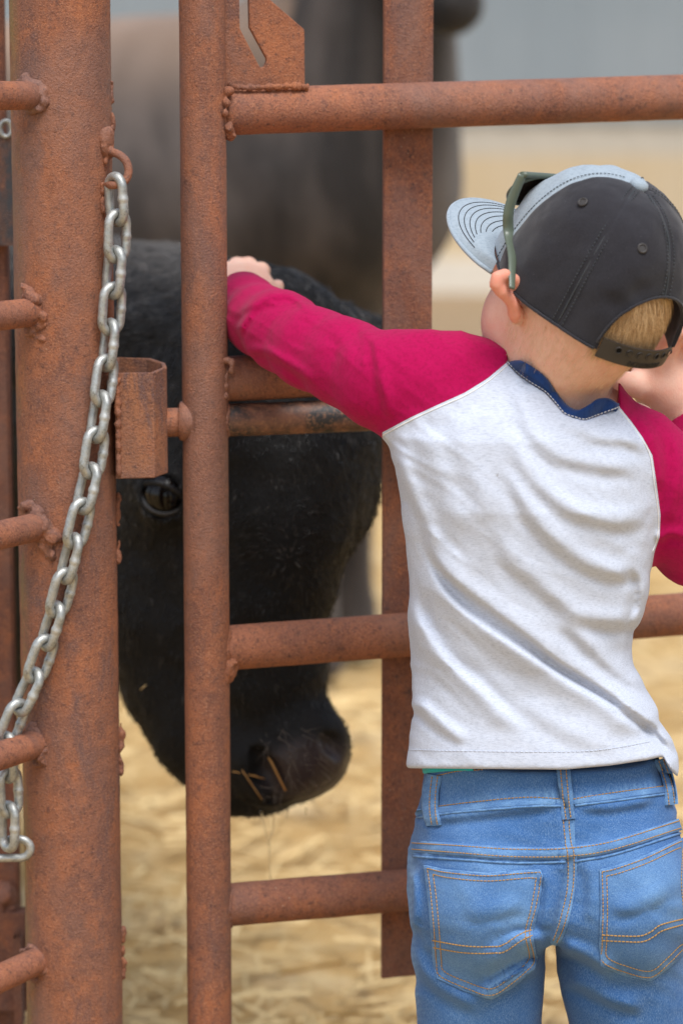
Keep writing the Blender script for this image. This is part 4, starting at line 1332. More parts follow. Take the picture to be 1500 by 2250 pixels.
# ribbed collar
yco = [2.505, 2.474, 2.452, 2.438, 2.431, 2.428, 2.430, 2.434, 2.445, 2.468]
outer = []
for (x, y), Yd in zip(co, yco):
    p, nn = hit(shirt_bvh, x, y + 3, .0005)
    if p is None or abs(p[1] - Yd) > .03: p = at(x, y, Yd)
    outer.append(p)
outer = np.array(outer); outer[:, 1] = np.convolve(np.r_[outer[0, 1], outer[:, 1], outer[-1, 1]], [.25, .5, .25], 'valid')
for k_, (x, y) in enumerate(co):
    q_ = march(body_sdf, x, y, 2.35, 2.56)
    if q_ is not None and q_[1] - .0035 < outer[k_, 1]: outer[k_] = at(x, y, q_[1] - .0035)
inner = []
for (x, y), o_ in zip(ci, outer):
    q_ = march(body_sdf, x, y, 2.35, 2.56)
    inner.append(at(x, y, min(o_[1] + .004, (q_[1] - .0025) if q_ is not None else 9)))
inner = np.array(inner)
# close round the front of the neck
front = [at(1352, 892, 2.515), at(1335, 872, 2.550), at(1290, 850, 2.575), at(1200, 830, 2.575), at(1125, 800, 2.545)]
frontI = [p + np.array([0, 0, .008]) for p in front]
O = catmull(np.concatenate([outer, front]), 8, True); I_ = catmull(np.concatenate([inner, frontI]), 8, True)
n = len(O); W = 7
V = []
for k in range(W):
    t_ = k / (W - 1)
    mid = O * (1 - t_) + I_ * t_
    bul = np.sin(t_ * np.pi) * .0020
    mid = mid + np.array([0, -1.0, .5]) * bul
    V.append(mid)
V.append(I_ + np.array([0, .003, -.010]))
V = np.concatenate(V); W += 1
F = [(k * n + i, k * n + (i + 1) % n, (k + 1) * n + (i + 1) % n, (k + 1) * n + i) for k in range(W - 1) for i in range(n)]
collar = mesh_obj('collar', V, F, M['navy'], shirt); tag(collar, 'navy ribbed neckband')
mb = MB(); thread(mb, O[:int(len(outer) * 8)] + np.array([0, -.0012, .0012]), .0004, (.0022, .0012)); tag(mb.build('collar_stitch', M['white_thread'], shirt), kind='stuff')

# ---------------------------------------------------------------- cap
CA, CB, CH = .0985, .0790, .1150
d2r = math.radians
def crown_pt(th, t_, out=0.0):
    rho = max(math.cos(t_ * math.pi / 2), 0) ** .72
    z = CH * math.sin(t_ * math.pi / 2)
    # rim drops a little at the nape and sides
    a = th % (2 * math.pi)
    seam = 0
    for k in range(6):
        dd = (a - k * math.pi / 3 + math.pi) % (2 * math.pi) - math.pi
        seam += math.exp(-(dd * max(rho, .05) / .014) ** 2)
    pz = np.array([math.cos(th) * CA * rho, math.sin(th) * CB * rho, z - .004 * (1 - t_)])
    panel = .0022 * math.cos(6 * th) * -1 * rho ** 2                 # panels belly between the seams
    nrm = norm(np.array([math.cos(th) / CA, math.sin(th) / CB, 0]) * rho + np.array([0, 0, 1 / CH]) * math.sin(t_ * math.pi / 2))
    return pz + nrm * (panel - .0006 * seam + out)
ARCH_W, ARCH_H = .045, .053
def arch_cut(p):       # > 0 inside the opening at the back (head-frame coords)
    return 0 if p[0] > 0 else 1 - (p[1] / ARCH_W) ** 2 - ((p[2] - .006) / ARCH_H) ** 2
NTH, NT_ = 288, 70
ths = np.linspace(0, 2 * math.pi, NTH, endpoint=False)
tsv = np.r_[np.linspace(0, .98, NT_), 1.0]
def crown_grid(out): return np.array([[crown_pt(a, t_, out) for a in ths] for t_ in tsv])
Gr = crown_grid(0.0)
dents = .0022 * fbm(Gr.reshape(-1, 3), 26, 2, 31) + .0005 * fbm(Gr.reshape(-1, 3), 80, 2, 32)
dirs = Gr.reshape(-1, 3) - np.array([0, 0, .02]); dirs /= np.linalg.norm(dirs, axis=1)[:, None]
Gr = (Gr.reshape(-1, 3) + dirs * dents[:, None])
# creases above the opening
for (cx_, cy_, cz_, am, w_) in ((-.085, .030, .055, -.004, .012), (-.080, .045, .040, -.0035, .010), (-.09, .0, .065, -.002, .02)):
    Gr += dirs * (am * np.exp(-(np.linalg.norm(Gr - np.array([cx_, cy_, cz_]), axis=1) / w_) ** 2))[:, None]
F = np.array([(k * NTH + i, k * NTH + (i + 1) % NTH, (k + 1) * NTH + (i + 1) % NTH, (k + 1) * NTH + i) for k in range(len(tsv) - 1) for i in range(NTH)])
sA = np.where(Gr[:, 0] > 0, -1.0, 1 - (Gr[:, 1] / ARCH_W) ** 2 - ((Gr[:, 2] - .002) / ARCH_H) ** 2)
(_, _), (cV, cT) = iso_split(Gr, F, sA)
angv = np.arctan2(cV[:, 1] / CB, cV[:, 0] / CA)
sfr = math.pi / 3 - np.abs(angv) 
sfr = np.where(np.hypot(cV[:, 0], cV[:, 1]) < .004, .001, sfr)
(fV, fT), (dV, dT) = iso_split(cV, cT, sfr)
t = NT('cap_charcoal')
c = t.mix(t.ramp(t.noise(900, 3, .6), .35, .7), (.0135, .0130, .0165), (.024, .0228, .0285))
c = t.mix(t.mul(t.ramp(t.noise(20, 4, .6), .45, .7), .4), c, (.029, .0278, .0335))
lint = t.ramp(t.voronoi(210), .045, .02)
c = t.mix(t.mul(lint, .5), c, (.35, .35, .36))
t.base(c); t.rough(.9); t.set(Specular_IOR_Level=.15, Sheen_Weight=.25); t.bump(t.noise(1400, 2), .3, .0005); M['cap'] = t.m
M['cap_grey'] = fabric('cap_heather', (.31, .365, .41), (.20, .245, .285), (300, 300, 900), .7, .2, .35)
M['cap_thread'] = simple('cap_thread', (.05, .055, .06), .8, .2)
M['cap_black'] = simple('cap_black_plastic', (.030, .026, .024), .45, .4, (60, .4, (.045, .038, .034)))
def W(L): return HO + np.asarray(L, float) @ HR.T
cap = mesh_obj('cap', W(dV), dT, M['cap'], person); tag(cap, 'charcoal baseball cap with pale grey front and bill')
so = cap.modifiers.new('thick', 'SOLIDIFY'); so.thickness = .0016; so.offset = -1
o = mesh_obj('front_panel', W(fV), fT, M['cap_grey'], cap); so = o.modifiers.new('thick', 'SOLIDIFY'); so.thickness = .0016; so.offset = -1
# edge binding of the opening and rim
arch = []
for a in np.linspace(.0, math.pi, 60):
    y_ = ARCH_W * math.cos(a); z_ = .002 + ARCH_H * math.sin(a)
    th0 = None
    best = min(((abs(math.sin(th_) * CB * max(math.cos(q * math.pi / 2), 0) ** .72 - y_), th_, q) for q in [min(.999, max(0, math.asin(min(1, max(0, (z_ + .004) / CH))) * 2 / math.pi))] for th_ in np.linspace(math.pi / 2, 3 * math.pi / 2, 400)), key=lambda r_: r_[0])
    arch.append(crown_pt(best[1], best[2], .0002))
m = MB(); m.add(*tube(W(np.array(arch)), .0013, 8)); m.build('opening_edge', M['cap'], cap)
rim = W(np.array([crown_pt(a, 0, .0004) for a in np.linspace(math.radians(215), math.radians(505), 120)]))
m = MB(); m.add(*tube(rim, .0014, 8)); m.build('rim_edge', M['cap'], cap)
# seam threads
for k, (a0, offs) in enumerate([(60, (-.05,)), (120, (-.055, 0, .055)), (180, (-.06, 0, .06)), (240, (-.06, .06)), (-60, (.05,))]):
    m = MB()
    for of in offs:
        P = [crown_pt(d2r(a0) + of / max(math.cos(t_ * math.pi / 2) ** .72, .12) * (1 - t_ * .3), t_, .0006 if of else -.0002) for t_ in np.linspace(.02 if a0 != 180 else .33, .95, 60)]
        thread(m, W(np.array(P)), .00045 if of else .0007, (.0022, .0012) if of else None)
    m.build('panel_stitch', M['cap_thread'], cap)['kind'] = 'stuff'
# eyelets
for a0, t_ in ((90, .60), (150, .56), (210, .56)):
    c_ = crown_pt(d2r(a0), t_, .0006); n_ = norm(crown_pt(d2r(a0), t_, .01) - c_)
    e1 = norm(np.cross(n_, (0, 0, 1))); e2 = np.cross(n_, e1)
    ring = np.array([c_ + .0036 * (math.cos(q) * e1 + math.sin(q) * e2) for q in np.linspace(0, 2 * math.pi, 28, endpoint=False)])
    m = MB(); m.add(*tube(W(ring), .0011, 8, closed=True))
    m.add(W(np.array([c_ + n_ * .0002 + .0030 * (math.cos(q) * e1 + math.sin(q) * e2) for q in np.linspace(0, 2 * math.pi, 12, endpoint=False)])), [tuple(range(12))])
    m.build('eyelet', M['cap_black'], cap)
# button
m = MB(); prof = [(.0, .0040), (.0045, .0037), (.0075, .0020), (.0085, -.001), (.0080, -.0035)]
V = [np.array([r * math.cos(q), r * math.sin(q), CH + .0006 + z]) for r, z in prof[1:] for q in np.linspace(0, 2 * math.pi, 24, endpoint=False)] + [np.array([0, 0, CH + .0046])]
F = [(k * 24 + i, (k + 1) * 24 + i, (k + 1) * 24 + (i + 1) % 24, k * 24 + (i + 1) % 24) for k in range(3) for i in range(24)] + [(96, i, (i + 1) % 24) for i in range(24)]
m.add(W(np.array(V)), F); m.build('button', M['cap_grey'], cap)
# bill: flat-ish brim leaving the front rim
NB_, MB_ = 61, 22
def bill_pt(u, v, off=0.0):
    """u -1..1 across, v 0..1 outward"""
    th = u * d2r(62)
    base = np.array([math.cos(th) * CA * 1.0, math.sin(th) * CB * 1.0, -.003])
    ext = .071 * (1 - abs(u) ** 2.6) ** .62
    dirv = norm(np.array([1.0, .32 * u, -.10 - .05 * u * u]))
    p = base + dirv * ext * v
    p[2] += -.010 * u * u * v + .004 * math.sin(v * math.pi) 
    return p + np.array([0, 0, off])
V = []; us = np.linspace(-1, 1, NB_); vs = np.linspace(0, 1, MB_)
for off in (.0014, -.0014):
    V += [bill_pt(u, v, off) for v in vs for u in us]
n0 = NB_ * MB_
F = [(j * NB_ + i, j * NB_ + i + 1, (j + 1) * NB_ + i + 1, (j + 1) * NB_ + i) for j in range(MB_ - 1) for i in range(NB_ - 1)]
F += [tuple(n0 + q for q in f[::-1]) for f in F]
F += [((MB_ - 1) * NB_ + i, (MB_ - 1) * NB_ + i + 1, n0 + (MB_ - 1) * NB_ + i + 1, n0 + (MB_ - 1) * NB_ + i) for i in range(NB_ - 1)]
bill = mesh_obj('bill', W(np.array(V)), F, M['cap_grey'], cap)
edge = W(np.array([bill_pt(u, 1.0) for u in np.linspace(-1, 1, 80)]))
m = MB(); m.add(*tube(edge, .0021, 10)); m.build('bill_edge', M['cap_grey'], cap)
m = MB()
for vv in (.84, .73, .62, .51, .40, .29, .19):
    lim = .97 * (vv ** .45)
    for off in (-.0016, .0017):
        thread(m, W(np.array([bill_pt(u * lim, vv * (1 - .12 * abs(u) ** 4), off) for u in np.linspace(-1, 1, 60)])), .00042, (.0024, .0008))
o = m.build('bill_stitch', M['cap_thread'], cap); o['kind'] = 'stuff'
# snap strap across the opening, with pegs and holes and embossed lettering
def strap_pt(s, h, out=0.0):
    """s along (-1 at his left .. 1 at his right), h up"""
    th = math.pi + s * d2r(33)
    p = np.array([math.cos(th) * (CA + .0015), math.sin(th) * (CB + .0015), -.0005 + h])
    n_ = norm(np.array([math.cos(th) / CA, math.sin(th) / CB, 0]))
    return p + n_ * out
V = []; ns = 40
prof = [(-.0095, .000), (-.0095, .0016), (.0095, .0016), (.0095, .000)]
svals = np.linspace(-1.0, .80, ns)
for s in svals:
    k = 1.0
    e = (.80 - s) / .14
    if e < 1: k = math.sqrt(max(1 - (1 - e) ** 2, .02))
    for h, o_ in prof: V.append(strap_pt(s, h * k, o_))
F = [(i * 4 + k, i * 4 + (k + 1) % 4, (i + 1) * 4 + (k + 1) % 4, (i + 1) * 4 + k) for i in range(ns - 1) for k in range(4)] + [(0, 3, 2, 1), tuple((ns - 1) * 4 + k for k in range(4))]
strapo = mesh_obj('snap_strap', W(np.array(V)), F, M['cap_black'], cap, False)
for i, s in enumerate(np.linspace(-.66, .66, 7)):
    c_ = strap_pt(s, .0035, .0018); n_ = norm(strap_pt(s, .0035, .01) - c_); e1 = norm(np.cross(n_, (0, 0, 1))); e2 = np.cross(n_, e1)
    m = MB()
    ring = np.array([c_ + .0030 * (math.cos(q) * e1 + math.sin(q) * e2) for q in np.linspace(0, 2 * math.pi, 18, endpoint=False)])
    m.add(*tube(W(ring), .0006, 6, closed=True))
    disc = np.array([c_ + n_ * (.0002 if i in (0, 4, 5, 6) else .0010) + .0022 * (math.cos(q) * e1 + math.sin(q) * e2) for q in np.linspace(0, 2 * math.pi, 12, endpoint=False)])
    m2 = MB(); m2.add(W(disc), [tuple(range(12))])
    m.build('snap_ring', M['cap_black'], cap)
    m2.build('snap_hole', M['skin'] if i == 6 else simple('hole_dark', (.006, .006, .006), .9, .1) if i in (0, 4, 5) else M['cap_black'], cap)
# lettering
cu = bpy.data.curves.new('lettering', 'FONT'); cu.body = 'RICHARDSON'; cu.size = 1.0; cu.extrude = 0.02; cu.align_x = 'CENTER'; cu.shear = .25
to = bpy.data.objects.new('tmp_text', cu); col.objects.link(to)
dg = bpy.context.evaluated_depsgraph_get(); me_t = bpy.data.meshes.new_from_object(to.evaluated_get(dg)); bpy.data.objects.remove(to)
co_ = np.array([v.co[:] for v in me_t.vertices]); wmax = np.abs(co_[:, 0]).max()
co2 = []
for x, y, z in co_:
    s = .02 + x / wmax * .42
    co2.append(strap_pt(s, -.0082 + y * .0062, .0020 + z * .012))
for v, q in zip(me_t.vertices, W(np.array(co2))): v.co = q
me_t.materials.clear(); me_t.materials.append(simple('emboss', (.012, .011, .011), .5, .5))
o = bpy.data.objects.new('lettering', me_t); link(o, cap)

# ---------------------------------------------------------------- hair
t = NT('blond_hair'); t.base(t.mix(t.attr('tint'), (.36, .20, .085), (.80, .58, .33))); t.rough(.45); t.set(Specular_IOR_Level=.4); M['hair'] = t.m
t = NT('blond_down'); t.base((.74, .54, .38)); t.rough(.6); M['down'] = t.m
bN = vnormals(bV, bF)
def hair_on(name, wfun, n, ln, mat, r0, lift=.35, down=None):
    loc = (bV - HO) @ HR
    w = wfun(loc)
    ids = rng.choice(len(bV), n, p=w / w.sum())
    rts = bV[ids] + rng.normal(0, .0009, (n, 3)); nn = bN[ids]
    dw = np.broadcast_to(down, (n, 3)) + rng.normal(0, .16, (n, 3))
    dw = dw - nn * (dw * nn).sum(1)[:, None]; dw /= np.linalg.norm(dw, axis=1)[:, None]
    dd = dw + nn * lift; dd /= np.linalg.norm(dd, axis=1)[:, None]
    return fur_curves(name, rts, dd, rng.uniform(*ln, n), mat, person, 5, r0, -nn * lift * .9)
dn = -HU
hair_on('hair', lambda q: ((q[:, 2] > .004) & (q[:, 2] < .05) & (q[:, 0] < -.05) & (q[:, 1] < .042) & (q[:, 1] > -.022) & (np.linalg.norm(q, axis=1) < .12)).astype(float), 9000, (.014, .028), M['hair'], .00030, .22, dn - .25 * HL)
hair_on('nape_hair', lambda q: ((q[:, 2] > -.085) & (q[:, 2] < -.005) & (q[:, 0] < .012) & (np.linalg.norm(q, axis=1) < .13) & (np.abs(q[:, 1]) < .075)) * np.clip((q[:, 2] + .085) / .05, 0, 1), 6000, (.004, .009), M['down'], .00009, .25, dn)

# ---------------------------------------------------------------- sunglasses pushed up on the cap
sg_c = W(np.array([crown_pt(d2r(20), .45, .0)]))[0]
glasses = empty('sunglasses', sg_c, 'olive framed wraparound sunglasses pushed up over the grey front of the cap', 'sunglasses')
t = NT('olive_plastic'); t.base((.085, .105, .075)); t.rough(.35); t.set(Specular_IOR_Level=.5); M['olive'] = t.m
t = NT('smoke_lens'); t.base((.035, .025, .02)); t.rough(.12); t.set(Specular_IOR_Level=.6); M['lens'] = t.m
def gl_pt(al, h):
    """al: angle across the front of the crown, h: height in head frame (band round the cap)"""
    t_ = math.asin(min(.99, (h + .004) / CH)) * 2 / math.pi
    return t_
tL = [(1124, 634), (1124, 600), (1124, 560), (1117, 515), (1116, 470), (1127, 430), (1147, 384)]
yT = [2.424, 2.412, 2.402, 2.398, 2.402, 2.414, 2.432]
cap_bvh = bvh_of(np.concatenate([W(dV), W(fV)]), np.concatenate([dT, fT + len(dV)]))
TP = []
for (x, y), Yd in zip(tL, yT):
    p, nn = hit(cap_bvh, x, y, .005)
    TP.append(p if p is not None else None)
ok = [i for i, p in enumerate(TP) if p is not None]
for i in range(len(TP)):
    Yi = np.interp(i, ok, [TP[k][1] for k in ok]) if ok else yT[i]
    if i > ok[-1]: Yi = TP[ok[-1]][1] + .005 * (i - ok[-1])
    TP[i] = at(*tL[i], min(Yi, 2.46) - .001 - .016 * max(0, 1 - i / 2.5))
TPc = catmull(TP, 8)
m = MB(); V, F = tube(TPc, np.interp(np.arange(len(TPc)), [0, 6, 16, 28, 40, len(TPc)], [.0030, .0034, .0046, .0052, .0048, .0042]), 16, flat=.40, up=(.35, -1, 0)); m.add(V, F); m.build('temple', M['olive'], glasses)
HINGE = TP[-1]
# front frame runs across the crown, roughly along HL towards the far side
def front_pt(s, h=0.0):
    base = HINGE + (-HL) * (.142 * s)
    bow = .010 * math.sin(s * math.pi)
    return base + HF * bow + HU * (-.004 * math.sin(s * math.pi)) + (HU * .6 - HF * .8) * 0 + h * norm(HF * .35 - HU * .95)
top = np.array([front_pt(s) for s in np.linspace(0, 1, 40)])
m = MB(); m.add(*tube(top, .0042, 12, flat=.7)); m.build('brow_bar', M['olive'], glasses)
for s0, s1 in ((.03, .45), (.55, .97)):
    out = [front_pt(s0 + (s1 - s0) * (.5 + .5 * math.cos(a)), .020 + .020 * math.sin(a) * (1 if math.sin(a) > 0 else .95)) for a in np.linspace(0, 2 * math.pi, 40, endpoint=False)]
    c_ = np.mean(out, 0) + HF * .004
    m = MB(); V = [c_] + out; m.add(V, [(0, 1 + i, 1 + (i + 1) % 40) for i in range(40)]); m.build('lens', M['lens'], glasses)
    m = MB(); m.add(*tube(np.array(out), .0022, 10, closed=True)); m.build('lens_rim', M['olive'], glasses)
far = catmull([front_pt(1.0), front_pt(1.0) - HF * .05 - HU * .01, front_pt(1.0) - HF * .10 - HU * .05 , front_pt(1.0) - HF * .115 - HU * .075], 8)
m = MB(); m.add(*tube(far, .0050, 12, flat=.4)); m.build('temple', M['olive'], glasses)
# ================================================================= black cow whose head is at the gate
cow = empty('black_cow', (at(-300, 1400, 3.8)[0], 3.8, 0), 'black cow with lowered head held close behind the gate under the boy\'s hand', 'cow')
ya = math.radians(22)
LAT = np.array([math.cos(ya), math.sin(ya), 0.0]); NRM = np.array([math.sin(ya), -math.cos(ya), 0.0]); AXI = np.array([0.0, 0, 1.0])
CRt = np.stack([LAT, NRM, AXI], 1)
EYE2 = at(790, 1040, 3.035)
ear1 = [at(330, 770, 3.00), at(200, 775, 3.02), at(80, 782, 3.04), at(5, 795, 3.06)]
ear2 = [at(770, 775, 3.06), at(830, 790, 3.11), at(880, 815, 3.17), at(900, 845, 3.21)]
neck = A4([(540, 870, 3.06, .14), (420, 910, 3.16, .160), (330, 915, 3.24, .188), (100, 930, 3.44, .235), (-200, 950, 3.75, .29), (-520, 960, 4.05, .335), (-1100, 950, 4.65, .36), (-1560, 930, 5.10, .32)])
dew = A4([(380, 1380, 3.10, .060), (60, 1330, 3.44, .10), (-300, 1400, 3.80, .13)])
legs = []
for (px_, Yd, r0_) in ((-470, 3.86, .085), (-330, 4.16, .085), (-1640, 4.95, .10), (-1480, 5.22, .10)):
    b0 = at(px_, 1200, Yd)
    legs.append(np.array([[b0[0], Yd, .70, r0_ * 1.3], [b0[0] + .01, Yd, .42, .055], [b0[0], Yd, .38, .050], [b0[0] + .01, Yd, .12, .040], [b0[0] + .015, Yd - .01, .045, .052]]))
tail = A4([(-1780, 800, 5.30, .03), (-1820, 1000, 5.36, .022), (-1810, 1400, 5.36, .02), (-1805, 1600, 5.36, .035)])
def cow_head(P):
    d = ell(P, at(588, 945, 2.955), (.116, .098, .150), CRt)
    d = smin(d, ell(P, at(590, 725, 2.985), (.066, .070, .055), CRt), .05)                       # poll
    d = smin(d, chain_sdf(P, A4([(610, 1040, 2.925, .088), (598, 1150, 2.915, .083), (578, 1280, 2.912, .073), (568, 1370, 2.908, .066), (588, 1480, 2.900, .064)]), .02), .04)
    d = smin(d, ell(P, at(735, 1060, 2.985), (.045, .05, .075), CRt), .04)                        # far brow
    d = smin(d, ell(P, at(390, 1050, 2.92), (.050, .045, .055), CRt), .035)                       # near brow
    d = smin(d, chain_sdf(P, A4([(420, 1120, 2.99, .105), (405, 1330, 2.985, .098), (428, 1480, 2.965, .078), (462, 1600, 2.94, .062), (520, 1690, 2.915, .046)]), .02), .04)   # cheek and jaw
    d = smin(d, ell(P, at(622, 1650, 2.893), (.073, .062, .058), CRt), .035)                      # muzzle
    d = smin(d, ell(P, at(668, 1640, 2.868), (.046, .040, .044), CRt), .020)                      # nose pad
    d = smin(d, ell(P, at(590, 1690, 2.868), (.034, .038, .038), CRt), .018)
    d = smin(d, ell(P, at(545, 1745, 2.915), (.050, .050, .020), CRt), .012)                      # lower lip
    return d
nosL = [march(cow_head, x, y) + np.array([0, .002, 0]) for x, y in ((566, 1660), (582, 1698), (604, 1736))]
nosR = [march(cow_head, x, y) for x, y in ((718, 1622), (734, 1636), (744, 1656))]
EYE = march(cow_head, 364, 1088) + np.array([.0, .008, 0])
EDIR = norm(np.array([-.30, -.95, -.05]))
def leaf(P, pts, w, th):
    pts = np.asarray(pts); out = None
    for i in range(len(pts) - 1):
        for t_ in (0, .5):
            c_ = pts[i] * (1 - t_) + pts[i + 1] * t_
            ax = norm(pts[i + 1] - pts[i]); upv = norm(np.array([0, 0, 1]) - ax * ax[2]); o_ = np.cross(ax, upv)
            k = (i + t_) / (len(pts) - 1); wi = w * (.55 + .9 * math.sin(math.pi * min(k * .9 + .08, 1))) * .75
            e = ell(P, c_, (np.linalg.norm(pts[i + 1] - pts[i]) * .7, wi, th), np.stack([ax, upv, o_], 1))
            out = e if out is None else smin(out, e, .012)
    return out
def cow_f(P):
    d = chain_sdf(P, neck, .06)
    d = smin(d, chain_sdf(P, dew, .04), .10)
    near = (P[:, 1] < 3.45)
    lg = None
    for l_ in legs:
        e = chain_sdf(P, l_, .03); lg = e if lg is None else np.minimum(lg, e)
    d = smin(d, lg, .09)
    d = smin(d, chain_sdf(P, tail, .02), .03)
    if near.any():
        Q = P[near]
        h = cow_head(Q)
        h = smin(h, np.minimum(leaf(Q, ear1, .042, .012), leaf(Q, ear2, .042, .012)), .018)
        dd = smin(d[near], h, .055)
        # eye sockets
        for e_ in (EYE, EYE2):
            r = np.linalg.norm(Q - e_, axis=1)
            dd = smin(dd, r - .0270, .020)
            dd = smax(dd, -(np.linalg.norm(Q - e_ - (EDIR if e_ is EYE else np.array([.9, -.3, 0])) * .013, axis=1) - .0235), .004)
        ns = np.minimum(chain_sdf(Q, np.array([[*q, r_] for q, r_ in zip(nosL, (.011, .0175, .0145))]), .006), chain_sdf(Q, np.array([[*q, r_] for q, r_ in zip(nosR, (.007, .0105, .008))]), .006))
        dd = smax(dd, -ns, .004)
        # mouth slit
        mo = chain_sdf(Q, A4([(720, 1752, 2.850, .003), (640, 1765, 2.838, .0035), (560, 1745, 2.852, .004), (500, 1715, 2.868, .004), (430, 1660, 2.880, .003)]), .004)
        dd = smax(dd, -(mo - .001), .005)
        dd = dd + .0022 * fbm(Q, 30, 2, 51) + .0008 * fbm(Q, 110, 2, 52)
        d[near] = dd
    return d
lo_ = np.array([at(-40, 1000, 3.05)[0], 2.70, .36]); hi_ = np.array([at(960, 1000, 3.2)[0], 3.40, 1.16])
t = NT('black_coat')
c = t.mix(t.ramp(t.noise(9, 4, .6), .4, .7), (.0035, .0034, .0036), (.0065, .0058, .0056))
wt = t.attr('wet'); c = t.mix(wt, c, (.046, .034, .034))
t.base(c); t.rough(t.mul(t.mul(wt, -.48), .70, 'ADD')); t.set(Specular_IOR_Level=.25)
t.bump(t.mul(t.voronoi(300), t.noise(200, 3), 'ADD'), .35, .0015); M['black_coat'] = t.m
V1, F1 = sdf_mesh(cow_f, lo_, hi_, .0045, .01, 1)
# the rest of the animal is coarser; joined into the same mesh along the cutting box
V2, F2 = sdf_mesh(cow_f, (at(-2000, 1000, 5.3)[0] - .2, 3.0, -.02), (hi_[0], 5.7, 1.5), .024, .03, 1)
inside = ((V2 > lo_ + .03) & (V2 < hi_ - .03)).all(1)
F2 = F2[~inside[F2].any(1)]
used, inv = np.unique(F2, return_inverse=True); V2 = V2[used]; F2 = inv.reshape(-1, 4)
# pull the coarse shell a hair inside where the two overlap
N2 = vnormals(V2, F2); ov = ((V2 > lo_ - .02) & (V2 < hi_ + .02)).all(1); V2 = V2 - N2 * (ov * .006)[:, None]
cV_ = np.concatenate([V1, V2]); cF_ = np.concatenate([F1, F2 + len(V1)])
cbody = mesh_obj('body', cV_, cF_, M['black_coat'], cow)
q = P2px(cV_)
wet = np.exp(-(((q[:, 0] - 675) / 98) ** 2 + ((q[:, 1] - 1692 + .12 * (q[:, 0] - 675)) / 70) ** 2) ** 3) * (cV_[:, 1] < 2.93)
add_attr(cbody, 'wet', wet)
t = NT('cow_eye'); t.base(t.mix(t.ramp(t.noise(60, 3), .4, .7), (.004, .003, .003), (.008, .005, .004))); t.rough(.10); t.set(Specular_IOR_Level=.30); M['cow_eye'] = t.m
t = NT('eyelid'); t.base(t.mix(t.ramp(t.noise(160, 3), .4, .7), (.010, .009, .009), (.024, .021, .020))); t.rough(.4); t.bump(t.noise(300, 3), .4, .001); M['eyelid'] = t.m
for e_, dv in ((EYE, EDIR), (EYE2, norm(np.array([.9, -.3, 0])))):
    a_ = np.linspace(0, math.pi, 24); b_ = np.linspace(0, 2 * math.pi, 40, endpoint=False)
    V = [e_ + .0235 * np.array([math.sin(u) * math.cos(v), math.cos(u), math.sin(u) * math.sin(v)]) for u in a_ for v in b_]
    eo = mesh_obj('eye', V, [(i * 40 + j, i * 40 + (j + 1) % 40, (i + 1) * 40 + (j + 1) % 40, (i + 1) * 40 + j) for i in range(23) for j in range(40)], M['cow_eye'], cow)
    sx = norm(np.cross(dv, (0, 0, 1))); sx = sx if sx[0] > 0 else -sx; sz = np.cross(sx, dv); sz = sz if sz[2] > 0 else -sz
    lid = []
    for a in np.linspace(0, 2 * math.pi, 60, endpoint=False):
        cx_, cz_ = math.cos(a), math.sin(a)
        x_ = .0245 * cx_; z_ = (.0155 if cz_ > 0 else .0175) * cz_ * (1 - .25 * abs(cx_) ** 3) - .004 * cx_
        dd_ = math.sqrt(max(.0245 ** 2 - min(x_ * x_ + z_ * z_, .0238 ** 2), 0))
        lid.append(e_ + sx * x_ + sz * z_ + dv * (dd_ + .0005))
    m = MB(); m.add(*tube(np.array(lid), .0028, 12, closed=True)); m.build('eyelid', M['eyelid'], cow)
    lashes = 0
    lid2 = [e_ + (p - e_) * 1.22 - dv * .004 for p in lid]
    up_ = np.array([p for p in lid if (p - e_) @ sz > .002])
    up_ = up_[rng.choice(len(up_), 160)] + rng.normal(0, .0012, (160, 3))
    ol = fur_curves('eyelashes', up_, norm_rows(dv[None] * 1.0 + sz[None] * rng.uniform(.1, .8, (160, 1)) + sx[None] * rng.normal(0, .3, (160, 1))), rng.uniform(.008, .016, 160), simple('lash', (.006, .006, .006), .5, .4), cow, 5, .00022, np.tile(-sz * .5, (160, 1))); ol['kind'] = 'stuff'
# short coat of hair on head and neck
N1 = vnormals(V1, F1); q1 = P2px(V1)
vis = (q1[:, 0] > 0) & (q1[:, 0] < 880) & (q1[:, 1] > 480) & (q1[:, 1] < 1820) & (N1[:, 1] < .45)
wet1 = wet[:len(V1)]
er = np.linalg.norm(V1 - EYE, axis=1)
w_ = vis * (1 - np.clip(wet1 * 1.6, 0, 1)) * (er > .0255) 
for nn_ in nosL + nosR: w_ = w_ * (np.linalg.norm(V1 - nn_, axis=1) > .034)
nh = 90000
ids = rng.choice(len(V1), nh, p=w_ / w_.sum())
nn = N1[ids]; roots = V1[ids] + rng.normal(0, .0016, (nh, 3)) - nn * .0008
flow = np.stack([.35 * vnoise(V1[ids], 12, 61) - .25 * (q1[ids, 0] < 420), np.zeros(nh), np.full(nh, -1.0)], 1)
swirl = V1[ids] - at(632, 1235, 2.83); sr = np.linalg.norm(swirl, axis=1)
flow = flow + np.exp(-(sr / .06) ** 2)[:, None] * norm_rows(swirl) * 2.2
flow[q1[ids, 1] < 760] += np.array([-.3, .2, .9])
flow += rng.normal(0, .22, (nh, 3))
flow -= nn * (flow * nn).sum(1)[:, None]; flow = norm_rows(flow)
dirs_ = norm_rows(flow + nn * rng.uniform(.15, .40, nh)[:, None])
ln = rng.uniform(.005, .0095, nh) * np.where(q1[ids, 1] < 800, 1.8, 1.0) * np.where(q1[ids, 1] > 1560, .6, 1.0)
